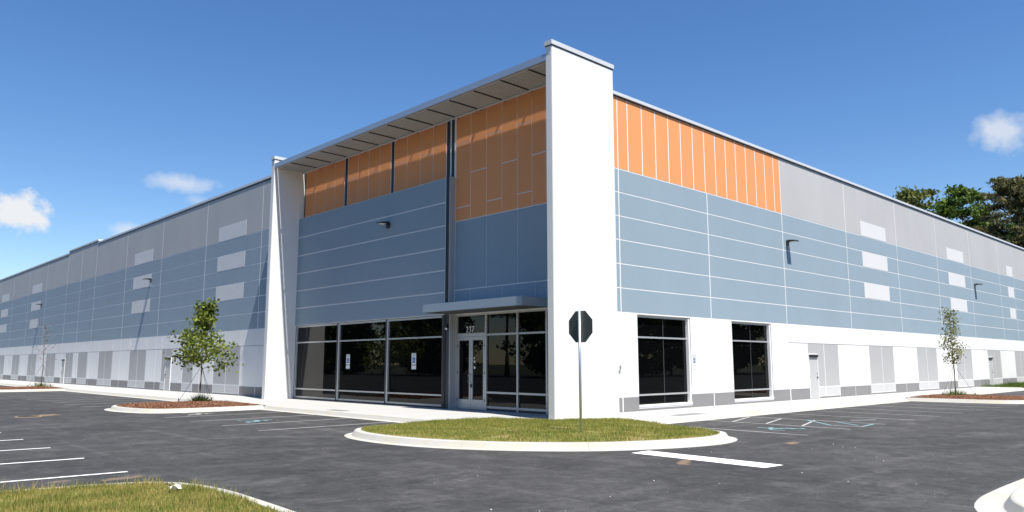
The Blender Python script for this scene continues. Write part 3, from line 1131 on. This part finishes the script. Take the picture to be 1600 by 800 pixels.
# front glazing, three bays
for (yl, yr_) in ((19.02, 15.14), (15.02, 11.20), (11.10, 7.36)):
    sw_ = bpy.data.objects.new('storefront_window', None)
    COL.objects.link(sw_)
    sw_.parent = B
    zz = [(0.13, 0.455), (0.515, 2.69), (2.75, 3.46)]
    for z0, z1 in zz:
        box('pane', 'tinted_glass', sw_, XG, XG + 0.02, yr_ + 0.02, yl - 0.09, z0, z1)
    box('mullion', 'frame_metal', sw_, XG - 0.07, XG + 0.05, yl - 0.09, yl, 0.06, 3.54)
    box('jamb', 'charcoal', sw_, XG - 0.06, XG + 0.05, yr_ - 0.05, yr_ + 0.02, 0.06, 3.54)
    for z0, z1, nm in ((0.06, 0.13, 'sill'), (0.455, 0.515, 'transom'), (2.69, 2.75, 'transom'), (3.46, 3.54, 'head')):
        box(nm, 'frame_metal', sw_, XG - 0.055, XG + 0.045, yr_ + 0.0205, yl - 0.0905, z0 + 0.0005, z1 - 0.0005)
for y0, y1 in ((15.025, 15.085), (11.105, 11.145), (7.165, 7.305), (19.025, 19.075)):
    box('dark_post', 'dark_metal', B, XG - 0.065, XG + 0.2, y0, y1, 0.0, 3.555)
box('dark_plinth', 'charcoal', B, XG - 0.03, XG + 0.3, 7.11, 19.074, -0.15, 0.0595)

# entrance glazing and door
ent = bpy.data.objects.new('entrance_window', None)
COL.objects.link(ent)
ent.parent = B
lites = [(5.12, 3.53), (3.45, 2.10), (2.02, 0.34)]
for (yl, yr_) in lites:
    for z0, z1 in ((0.16, 0.61), (0.68, 2.71), (2.78, 3.48)):
        box('pane', 'tinted_glass', ent, XE, XE + 0.02, yr_, yl, z0, z1)
    for z0, z1, nm in ((0.08, 0.16, 'sill'), (0.61, 0.68, 'transom'), (2.71, 2.78, 'transom'), (3.48, 3.56, 'head')):
        box(nm, 'frame_metal', ent, XE - 0.05, XE + 0.045, yr_ + 0.0005, yl - 0.0005, z0 + 0.0005, z1 - 0.0005)
for y0, y1 in ((5.12, 5.21), (3.45, 3.53), (2.02, 2.10), (0.275, 0.34)):
    box('mullion', 'frame_metal', ent, XE - 0.06, XE + 0.05, y0, y1, 0.0, 3.56)
box('pane', 'tinted_glass', ent, XE, XE + 0.02, 5.21, 6.82, 2.83, 3.48)
box('head', 'frame_metal', ent, XE - 0.05, XE + 0.045, 5.2105, 6.8195, 3.4805, 3.5595)
box('transom', 'frame_metal', ent, XE - 0.06, XE + 0.045, 5.2105, 6.8195, 2.70, 2.8295)
box('mullion', 'frame_metal', ent, XE - 0.06, XE + 0.05, 6.82, 6.9045, 0.0, 3.56)
box('plinth', 'charcoal', ent, XE - 0.03, XE + 0.2, 0.274, 5.118, -0.1, 0.0795)
dr = bpy.data.objects.new('entrance_door', None)
COL.objects.link(dr)
dr.parent = B
for (y0, y1) in ((5.22, 6.012), (6.022, 6.812)):
    leaf = box('door_leaf', 'frame_metal', dr, XE - 0.045, XE + 0.02, y0, y0 + 0.10, 0.012, 2.69)
    box('stile', 'frame_metal', leaf, XE - 0.045, XE + 0.02, y1 - 0.10, y1, 0.012, 2.69)
    box('bottom_rail', 'frame_metal', leaf, XE - 0.044, XE + 0.02, y0 + 0.1005, y1 - 0.1005, 0.012, 0.36)
    box('top_rail', 'frame_metal', leaf, XE - 0.044, XE + 0.02, y0 + 0.1005, y1 - 0.1005, 2.56, 2.69)
    box('pane', 'tinted_glass', leaf, XE - 0.015, XE + 0.01, y0 + 0.1005, y1 - 0.1005, 0.3605, 2.5595)
    ys = y1 - 0.05 if y0 < 5.5 else y0 + 0.05
    h = MB()
    h.tube([(XE - 0.045, ys, 0.98), (XE - 0.12, ys, 0.98), (XE - 0.12, ys, 1.28), (XE - 0.045, ys, 1.28)], 0.014, 8)
    h.obj('pull_handle', 'galvanised', leaf)
    for zz in (0.3, 1.3, 2.3):
        box('hinge', 'charcoal', leaf, XE - 0.055, XE - 0.0455, (y0 + 0.006 if y0 < 5.5 else y1 - 0.03), (y0 + 0.03 if y0 < 5.5 else y1 - 0.006), zz, zz + 0.10)
box('lock_box', 'dark_metal', dr, XE - 0.09, XE - 0.046, 5.95, 6.0, 0.80, 0.93)
for k, (yy_, zz_, s_) in enumerate(((5.885, 1.86, 0.05), (5.87, 1.72, 0.07), (5.87, 1.50, 0.08))):
    box('window_decal', 'white_vinyl', dr, XE - 0.0185, XE - 0.0155, yy_ - s_, yy_, zz_, zz_ + s_ * 1.1)


def text_mesh(txt, size, material, parent, origin, right, up_, name='lettering', depth=0.002, align='CENTER'):
    cu = bpy.data.curves.new(name, 'FONT')
    cu.body = txt
    cu.size = size
    cu.extrude = depth
    cu.align_x = align
    cu.align_y = 'CENTER'
    tmp = bpy.data.objects.new(name, cu)
    COL.objects.link(tmp)
    bpy.context.view_layer.update()
    me = bpy.data.meshes.new_from_object(tmp)
    bpy.data.objects.remove(tmp)
    r, u = Vector(right).normalized(), Vector(up_).normalized()
    n = r.cross(u)
    mtx = Matrix((r, u, n)).transposed().to_4x4()
    mtx.translation = Vector(origin)
    me.transform(mtx)
    me.materials.clear()
    return link(name, me, material, parent)


num = text_mesh('237', 0.33, 'white_vinyl', None, (XE - 0.004, 6.12, 2.955), (0, -1, 0), (0, 0, 1), 'house_number')
num.scale = (1, 1, 1)
tag(num, 'white number 237 on the glass above the entrance door', 'number')

# entrance canopy
cn = bevel_box('entrance_canopy', 'canopy_metal', B, (0.40, XO - 0.001, 1.80, 7.18, 3.585, 3.89), 0.01)
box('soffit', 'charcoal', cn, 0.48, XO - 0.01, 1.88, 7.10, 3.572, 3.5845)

# ---- sun louvre between the fins
lv = bpy.data.objects.new('sun_louvre', None)
COL.objects.link(lv)
lv.parent = B
bevel_box('front_beam', 'beam_metal', lv, (0.0, 0.13, 0.272, 19.078, 11.38, 11.62), 0.008)
divs = [0.275, 1.2, 2.56, 3.98, 5.36, 6.72, 8.12, 9.40, 10.76, 12.10, 13.45, 14.78, 16.18, 17.58, 19.075]
for i, (d0, d1) in enumerate(zip(divs, divs[1:])):
    e0 = d0 + (0.022 if i else 0.0)
    e1 = d1 - (0.022 if i < len(divs) - 2 else 0.0)
    for k in range(11):
        x0 = 0.172 + k * 0.1195
        box('slat', 'slat_metal', lv, x0, x0 + 0.074, e0, e1, 11.395, 11.409)
    box('deck_sheet', 'charcoal', lv, 0.168, 1.4845, e0, e1, 11.440, 11.452)
    box('back_beam', 'coping_metal', lv, 1.485, 1.571, d0 + 0.012, d1 - 0.012, 11.33, 11.45)
for d in divs[1:-1]:
    box('divider', 'divider_metal', lv, 0.1305, 1.4845, d - 0.02, d + 0.02, 11.36, 11.485)
    box('bracket', 'divider_metal', lv, 1.5715, XO - 0.001, d - 0.045, d + 0.045, 11.36, 11.42)
# parapet cap of the front wall, above the louvre
bevel_box('coping', 'coping_metal', wf, (XO - 0.110, XO + 0.36, 0.2725, 19.0775, 11.625, 11.72), 0.008)
box('sunshade_ledge', 'coping_metal', wf, XO - 0.108, XO - 0.001, 0.274, 19.076, 11.56, 11.60)


# ------------------------------------------------------------------ wall fixtures
def wall_lamp(loc, axis, label):
    """flat wall pack on a short arm; local -y points away from the wall"""
    t = thing('wall_lamp', label, 'wall lamp', loc, 'wall lamps high on the facades')
    if axis == 'x':
        t.rotation_euler = (0, 0, -math.pi / 2)
    bevel_box('back_plate', 'fixture_black', t, (-0.13, 0.13, -0.04, 0.0, -0.16, 0.10), 0.01)
    box('arm', 'fixture_black', t, -0.04, 0.04, -0.22, -0.0405, 0.0, 0.06)
    hd = MB()
    hd.v = [(-0.2, -0.13, 0.005), (0.2, -0.13, 0.005), (0.2, -0.50, 0.02), (-0.2, -0.50, 0.02), (-0.2, -0.13, 0.10), (0.2, -0.13, 0.10), (0.2, -0.50, 0.05), (-0.2, -0.50, 0.05)]
    hd.f = [(0, 3, 2, 1), (4, 5, 6, 7), (0, 1, 5, 4), (1, 2, 6, 5), (2, 3, 7, 6), (3, 0, 4, 7)]
    ho = hd.obj('lamp_head', 'fixture_black', t)
    box('lens', 'lens_white', ho, -0.15, 0.15, -0.46, -0.2, -0.004, 0.006)
    return t


wall_lamp((17.32, YR - 0.001, 7.40), 'y', 'black wall lamp on the blue panels past the orange boards')
wall_lamp((46.15, YR - 0.001, 7.36), 'y', 'black wall lamp on sunny blue panels far along the bright facade')
wall_lamp((XW - 0.007, 39.05, 7.42), 'x', 'black wall lamp beside a light grey patch on the shaded facade')
wall_lamp((XW - 0.001, 69.7, 7.42), 'x', 'small black wall lamp far down the shaded facade')
wall_lamp((XB - 0.001, 11.1, 7.62), 'x', 'black wall lamp on the slate blue block over the glazing')
cam_t = thing('security_camera', 'small black security camera with white dome beside the entrance door', 'camera', (XG - 0.05, 7.06, 3.05))
box('mount', 'fixture_black', cam_t, -0.10, 0.0, -0.06, 0.06, 0.0, 0.14)
dm = MB()
dm.tube([(-0.06, 0, 0.0), (-0.06, 0, -0.03), (-0.06, 0, -0.06), (-0.06, 0, -0.08)], [0.055, 0.055, 0.04, 0.012], 12)
dm.obj('dome', 'lens_white', cam_t, True)


def parking_sign(origin, right, label, w=0.30, h=0.46, second=True):
    """reserved parking plate: origin = centre of the upper plate on the surface"""
    t = thing('parking_sign', label, 'sign', origin, 'accessible parking signs')
    r = Vector(right)
    n = r.cross(Vector((0, 0, 1)))

    def plate(nm, mt, u0, u1, v0, v1, d0, d1, par):
        mb = MB()
        for d in (d0, d1):
            for (u, v) in ((u0, v0), (u1, v0), (u1, v1), (u0, v1)):
                p = r * u + Vector((0, 0, v)) + n * d
                mb.v.append(tuple(p))
        mb.f = [(0, 3, 2, 1), (4, 5, 6, 7), (0, 1, 5, 4), (1, 2, 6, 5), (2, 3, 7, 6), (3, 0, 4, 7)]
        return mb.obj(nm, mt, par)
    pl = plate('plate', 'sign_white', -w / 2, w / 2, -h / 2, h / 2, 0.001, 0.006, t)
    plate('border', 'sign_green', -w / 2 + 0.012, w / 2 - 0.012, h / 2 - 0.022, h / 2 - 0.014, 0.0055, 0.007, pl)
    for k, s_ in enumerate(('RESERVED', 'PARKING')):
        text_mesh(s_, 0.052, 'sign_green', pl, tuple(Vector((0, 0, h / 2 - 0.06 - k * 0.06)) + n * 0.007), tuple(r), (0, 0, 1), 'lettering', 0.0005)
    blue = plate('symbol_panel', 'sign_blue', -w * 0.30, w * 0.30, -h * 0.34, h * 0.12, 0.0055, 0.0075, pl)
    sym = MB()
    c = Vector((0, 0, -h * 0.12))
    segs_ = [(0.045 * math.cos(-0.5 + i * 0.42) - 0.012, 0.045 * math.sin(-0.5 + i * 0.42) - 0.03) for i in range(11)]
    for P_ in (segs_, [(-0.008, 0.05), (-0.005, 0.0), (0.035, -0.004), (0.05, -0.07)]):
        sym.tube([tuple(c + r * a_ + Vector((0, 0, b_)) + n * 0.008) for a_, b_ in P_], 0.008, 5)
    sym.tube([tuple(c + r * -0.008 + Vector((0, 0, 0.062)) + n * 0.006), tuple(c + r * -0.008 + Vector((0, 0, 0.062)) + n * 0.010)], 0.014, 10)
    sym.obj('wheelchair_symbol', 'sign_white', blue)
    if second:
        p2 = plate('lower_plate', 'sign_white', -w / 2, w / 2, -h / 2 - 0.19, -h / 2 - 0.02, 0.001, 0.006, t)
        plate('border', 'sign_green', -w / 2 + 0.012, w / 2 - 0.012, -h / 2 - 0.04, -h / 2 - 0.032, 0.0055, 0.007, p2)
        plate('border', 'sign_green', -w / 2 + 0.012, w / 2 - 0.012, -h / 2 - 0.178, -h / 2 - 0.170, 0.0055, 0.007, p2)
    return t


parking_sign((XG - 0.002, 14.22, 1.88), (0, -1, 0), 'accessible parking sign on the middle bay of the front glazing')
parking_sign((XG - 0.002, 9.25, 1.88), (0, -1, 0), 'accessible parking sign on the glazing bay next to the entrance')
parking_sign((9.07, YR - 0.002, 1.84), (1, 0, 0), 'accessible parking sign on the white wall between two dark windows', 0.26, 0.40)
kb = thing('key_box', 'small grey key box on the white wall beside the tall fin', 'box', (4.36, YR - 0.001, 1.55))
bevel_box('case', 'patch_light_grey', kb, (-0.07, 0.07, -0.06, 0.0, -0.10, 0.10), 0.008)
box('cover', 'reveal_shadow_and_cover_grey', kb, -0.045, 0.045, -0.068, -0.0605, -0.06, 0.06)

# ------------------------------------------------------------------ stop sign seen from behind
st = thing('stop_sign', 'grey back of an octagonal stop sign on a galvanised post in the grass', 'sign', (-2.94, -3.62, 0.03))
po = MB()
po.tube([(0, 0, -0.2), (0, 0, 2.93)], 0.033, 12)
po.obj('post', 'galvanised', st, True)


def octagon(nm, R, x0, x1, mt, par):
    mb = MB()
    k = 8
    for xx in (x0, x1):
        for i in range(k):
            an = math.pi / 8 + i * math.pi / 4
            mb.v.append((xx, R * math.cos(an), 2.55 + R * math.sin(an)))
    mb.f = [tuple(reversed(range(k))), tuple(range(k, 2 * k))] + [(i, (i + 1) % k, k + (i + 1) % k, k + i) for i in range(k)]
    return mb.obj(nm, mt, par)


pl = octagon('plate', 0.413, 0.036, 0.040, 'sign_back', st)
fc = octagon('face_border', 0.405, 0.0402, 0.0412, 'sign_white', pl)
octagon('face', 0.385, 0.0413, 0.0420, 'sign_red', pl)
for zz in (2.38, 2.72):
    bo = MB()
    bo.tube([(-0.045, 0, zz), (0.043, 0, zz)], 0.009, 8)
    bo.obj('bolt', 'galvanised', st)


# ------------------------------------------------------------------ vegetation
def quads(cent, size, rs, asp=0.75, flat=0.0):
    """random leaf quads around centres"""
    n = len(cent)
    a_ = rs.normal(0, 1, (n, 3))
    a_ /= np.linalg.norm(a_, axis=1)[:, None]
    b_ = rs.normal(0, 1, (n, 3))
    b_[:, 2] *= (1 - flat)
    b_ -= a_ * (a_ * b_).sum(1)[:, None]
    b_ /= np.linalg.norm(b_, axis=1)[:, None] + 1e-9
    s = size * (0.6 + 0.8 * rs.rand(n))[:, None]
    # kite-shaped leaf: tip, side, base, side
    return np.stack([cent + a_ * s, cent + b_ * s * asp * 0.55, cent - a_ * s * 0.8, cent - b_ * s * asp * 0.55], 1).reshape(-1, 3)


def sapling(name, label, loc, h, leafm, seed, branches, leaf, per, group='young staked trees', tuft=None, first=0.36, spread=1.0, bare_gap=None, guys=True, trunk_r=0.04, rise=0.35, upper=None):
    rs = np.random.RandomState(seed)
    rnd = random.Random(seed)
    t = thing(name, label, 'tree', loc, group)
    tr = MB()
    pts = [(0, 0, -0.05)] + [(rnd.uniform(-.02, .02), rnd.uniform(-.02, .02), h * k / 7) for k in range(1, 8)]
    tr.tube(pts, [trunk_r * 1.3] + [trunk_r * (1 - 0.11 * k) for k in range(1, 8)], 8)
    cents = []
    for i in range(branches):
        fz = first + (0.97 - first) * (i / (branches - 1)) ** 1.1
        z = h * fz
        az = i * 2.4 + rnd.uniform(-.5, .5)
        if upper and fz > upper:
            ln = spread * rnd.uniform(0.10, 0.20)
        else:
            ln = spread * (1.15 - 0.75 * fz / (upper or 1.0)) * rnd.uniform(0.75, 1.15)
        if bare_gap and bare_gap[0] < fz < bare_gap[1]:
            ln *= 0.35
        prev_ = Vector((0, 0, z))
        d = Vector((math.cos(az), math.sin(az), rise * rnd.uniform(0.5, 1.4)))
        bp = [prev_]
        for k in range(4):
            d.z += rnd.uniform(-0.05, 0.14)
            d.x += rnd.uniform(-.2, .2)
            d.y += rnd.uniform(-.2, .2)
            prev_ = prev_ + d.normalized() * ln / 4
            bp.append(prev_)
        tr.tube(bp, [0.014, 0.012, 0.010, 0.007, 0.004], 5)
        for k in range(per if not (bare_gap and bare_gap[0] < fz < bare_gap[1]) else per // 4):
            s_ = rnd.uniform(0.30, 1.08) * 4
            j = min(int(s_), 3)
            p = bp[j].lerp(bp[j + 1], min(s_ - j, 1.3))
            cl = (0.10 + 0.05 * spread) * (0.7 if (upper and fz > upper) else 1.0)
            cents.append((p.x + rnd.gauss(0, cl), p.y + rnd.gauss(0, cl), p.z + rnd.gauss(0, cl * 0.8)))
    tr.obj('trunk', 'young_bark', t, True)
    if cents:
        me = fast_mesh('crown', quads(np.array(cents), leaf, rs, 1.05), None, 4)
        link('crown', me, leafm, t)
    if guys:
        for k in range(3):
            an = 0.6 + k * 2.094
            gx, gy = 0.85 * math.cos(an), 0.85 * math.sin(an)
            w_ = MB()
            w_.tube([(0, 0, h * 0.36), (gx, gy, 0.02)], 0.008, 5)
            w_.obj('guy_wire', 'wire', t)
            s2 = MB()
            s2.tube([(gx, gy, -0.05), (gx * 1.02, gy * 1.02, 0.13)], 0.022, 6)
            s2.obj('stake', 'stake', t)
    if tuft:
        n = tuft[0]
        q = rs.normal(0, tuft[1], (n, 2))
        hh = tuft[2] * (0.5 + 0.7 * rs.rand(n)) * np.exp(-(np.hypot(q[:, 0], q[:, 1]) / (2.2 * tuft[1])) ** 2)
        an = rs.rand(n) * 6.283
        le = q * 0.45 + rs.normal(0, 0.05, (n, 2))
        v = np.zeros((n, 3, 3))
        w_ = 0.010
        v[:, 0, :2] = q + np.stack([np.cos(an), np.sin(an)], 1) * w_
        v[:, 1, :2] = q - np.stack([np.cos(an), np.sin(an)], 1) * w_
        v[:, 2, :2] = q + le
        v[:, 2, 2] = hh
        me = fast_mesh('grass_tuft', v.reshape(-1, 3), None, 3)
        o = link('grass_tuft', me, 'tuft_blade')
        o.location = loc
        tag(o, tuft[3], 'grass tuft', 'grass tufts at tree bases')
    return t


sapling('young_tree', 'leafy young maple staked in the mulch island beside the white fin', (-3.45, 18.15, 0.07), 4.3, 'maple_leaf', 21, 24, 0.088, 110,
        tuft=(420, 0.20, 0.38, 'green grass tuft round the foot of the leafy young maple'), first=0.33, spread=2.15, bare_gap=(0.66, 0.74), upper=0.70, rise=0.28)
sapling('young_tree', 'thin pale-leaved young tree staked in the island by the sunny facade', (26.75, -2.95, 0.07), 4.3, 'pale_leaf', 33, 20, 0.055, 62,
        tuft=(320, 0.28, 0.36, 'green grass tuft under the thin pale-leaved young tree'), first=0.34, spread=0.72, rise=0.9)
sapling('young_tree', 'nearly bare young tree with reddish buds on the far mulch island', (-2.95, 48.9, 0.05), 4.6, 'bud_red', 44, 14, 0.05, 8,
        tuft=(260, 0.34, 0.45, 'pale grass tuft under the bare young tree'), first=0.38, spread=1.35, rise=0.7)


def tree_meshes(seed, h, crown_r, crown_z0, leaf, clumps, per, pine=False, leafm='oak_leaf'):
    rs = np.random.RandomState(seed)
    rnd = random.Random(seed)
    tr = MB()
    pts = [(0, 0, -0.4)] + [(rnd.uniform(-.25, .25) * k / 8, rnd.uniform(-.25, .25) * k / 8, h * 0.92 * k / 8) for k in range(1, 9)]
    r0 = h * 0.014
    tr.tube(pts, [r0 * 1.4] + [r0 * (1 - 0.115 * k) for k in range(1, 9)], 8)
    cents, sizes = [], []
    for i in range(clumps):
        u = rnd.random()
        z = crown_z0 + (h - crown_z0) * (0.02 + 0.98 * u)
        t_ = (z - crown_z0) / (h - crown_z0)
        if pine:
            R = crown_r * (0.45 + 0.75 * math.sin(math.pi * min(1, t_ * 0.85 + 0.12))) * (1 - 0.45 * t_)
        else:
            R = crown_r * math.sqrt(max(0.05, 1 - ((t_ - 0.42) / 0.62) ** 2))
        az = rnd.uniform(0, 2 * math.pi)
        lob = 1 + 0.24 * math.sin(3 * az + seed) + 0.18 * math.sin(5 * az + 7 * t_ + seed)
        rr = R * lob * math.sqrt(rnd.uniform(0.12, 1.0))
        c = Vector((rr * math.cos(az), rr * math.sin(az), z + rnd.uniform(-.4, .4)))
        if i % 3 == 0:
            zb = max(crown_z0 * 0.85, c.z - rr * (0.25 if pine else 0.7))
            m_ = Vector((c.x * 0.5, c.y * 0.5, (zb + c.z) / 2 + 0.15))
            tr.tube([(0, 0, zb), m_, c], [r0 * 0.35, r0 * 0.2, r0 * 0.06], 5, False)
        cs = rnd.uniform(0.55, 1.15) * crown_r * (0.20 if not pine else 0.17)
        q = rs.normal(0, 1, (per, 3)) * np.array([cs, cs, cs * (0.62 if not pine else 0.38)]) * 0.62
        cents.append(q + np.array(c))
    cents = np.concatenate(cents)
    tm = tr.mesh('trunk', True)
    tm.materials.append(MATS['bark'])
    cm = fast_mesh('crown', quads(cents, leaf, rs, 0.8 if not pine else 0.45), None, 4)
    cm.materials.append(MATS[leafm])
    return tm, cm


def plant_tree(name, label, meshes, loc, rz=0.0, sc=1.0, group='tall trees beyond the building'):
    t = thing(name, label, 'tree', loc, group)
    t.rotation_euler = (0, 0, rz)
    t.scale = (sc, sc, sc)
    link('trunk', meshes[0], None, t)
    link('crown', meshes[1], None, t)
    return t


OAK = tree_meshes(5, 23.0, 3.9, 8.5, 0.30, 170, 75)
OAK2 = tree_meshes(9, 22.0, 3.7, 7.0, 0.30, 150, 75, leafm='far_leaf')
BELT = tree_meshes(23, 18.0, 5.6, 0.8, 0.42, 210, 55)
BELT2 = tree_meshes(29, 15.0, 5.0, 0.5, 0.42, 190, 55, leafm='far_leaf')
PINE = tree_meshes(14, 25.0, 5.2, 9.0, 0.36, 210, 85, True, 'pine_leaf')


def along(u, dist):
    """ground point at a given horizontal distance in the direction of image column u (for siting background trees)"""
    d = M3 @ Vector(((u - 800) / F_PX, -(568 - 400) / F_PX, -1.0))
    d.z = 0
    d.normalize()
    return (CAM.x + d.x * dist, CAM.y + d.y * dist, -0.2)


plant_tree('oak_tree', 'bright green leafy tree rising behind the roof edge', OAK, along(1522, 109), 0.4, 1.01)
plant_tree('oak_tree', 'low rounded yellowish treetop just showing over the roof', OAK2, along(1440, 128), 1.7, 1.25)
plant_tree('pine_tree', 'dark brownish green pine behind the end of the roof', PINE, along(1608, 104), 2.2, 0.92)
plant_tree('oak_tree', 'olive tree crowded between the bright tree and the dark pine', OAK2, along(1560, 116), 3.0, 0.93)
plant_tree('pine_tree', 'dark pine partly hidden behind the bright green tree', PINE, along(1553, 128), 4.0, 0.80)
plant_tree('oak_tree', 'green tree filling in under the dark pine', OAK, along(1622, 112), 5.0, 0.82)
# tree belt across the road and beside the lot: mirrored in the tinted glass
rnd = random.Random(77)
for k in range(17):
    kind = k % 3
    plant_tree(('oak_tree', 'pine_tree', 'oak_tree')[kind], ('leafy tree', 'dark pine', 'olive tree')[kind] + ' in the belt across the parking lot, mirrored in the front glazing', (BELT, PINE, BELT2)[kind],
               (-52 + rnd.uniform(-4, 4), -30 + k * 9.5, -0.2), k * 1.3, rnd.uniform(0.8, 1.0), 'tree belt across the lot')
for k in range(20):
    kind = k % 3
    plant_tree(('oak_tree', 'pine_tree', 'oak_tree')[kind], ('leafy tree', 'dark pine', 'olive tree')[kind] + ' in the belt beside the lot, mirrored in the dark side windows', (BELT, PINE, BELT2)[kind],
               (-38 + k * 10.0, -54 + rnd.uniform(-4, 4), -0.2), k * 1.7, rnd.uniform(0.8, 1.0), 'tree belt beside the lot')

# ------------------------------------------------------------------ loose bits
rs = np.random.RandomState(8)


def stones(name, label, n, region, s0, s1, material, seed):
    r_ = np.random.RandomState(seed)
    mb = MB()
    for i in range(n):
        x_, y_ = region(r_)
        s = s0 + (s1 - s0) * r_.rand() ** 3
        b0 = len(mb.v)
        base = [(1, 0, 0), (-.5, .87, 0), (-.5, -.87, 0), (0.1, 0.1, 0.9), (0, 0, -0.3)]
        an = r_.rand() * 6.28
        for q in base:
            qx, qy = q[0] * math.cos(an) - q[1] * math.sin(an), q[0] * math.sin(an) + q[1] * math.cos(an)
            mb.v.append((x_ + qx * s, y_ + qy * s * 0.8, GROUND_Z + 0.004 + 0.25 * s + q[2] * s * 0.7))
        mb.f += [tuple(b0 + j for j in t) for t in ((0, 1, 3), (1, 2, 3), (2, 0, 3), (1, 0, 4), (2, 1, 4), (0, 2, 4))]
    tag(mb.obj(name, material), label, 'gravel', kind='stuff')


stones('gravel', 'pale pebbles scattered over the asphalt in the drive aisle', 110, lambda r: (-13 + r.rand() * 14, -13.2 + r.rand() * 8), 0.005, 0.020, 'gravel_light', 1)
stones('gravel', 'dark asphalt crumbs lying along the rounded kerb across the aisle', 260, lambda r: (-6.75 + r.normal(0, 0.30), -13.45 + r.normal(0, 0.28)), 0.008, 0.03, 'gravel_dark', 2)
pp = thing('paper_scrap', 'crumpled pale scrap of paper lying on the grass verge', 'litter', (-13.0, -5.3, 0.06))
mb = MB()
r_ = random.Random(3)
for i in range(5):
    for j in range(5):
        mb.v.append(((i - 2) * 0.036 + r_.uniform(-.01, .01), (j - 2) * 0.028 + r_.uniform(-.01, .01), 0.03 * math.sin(i * 1.3 + j) + r_.uniform(-.012, .02)))
for i in range(4):
    for j in range(4):
        mb.f.append((i * 5 + j, i * 5 + j + 1, (i + 1) * 5 + j + 1, (i + 1) * 5 + j))
sheet = mb.obj('sheet', 'paper', pp)
sm = sheet.modifiers.new('thickness', 'SOLIDIFY')
sm.thickness = 0.003
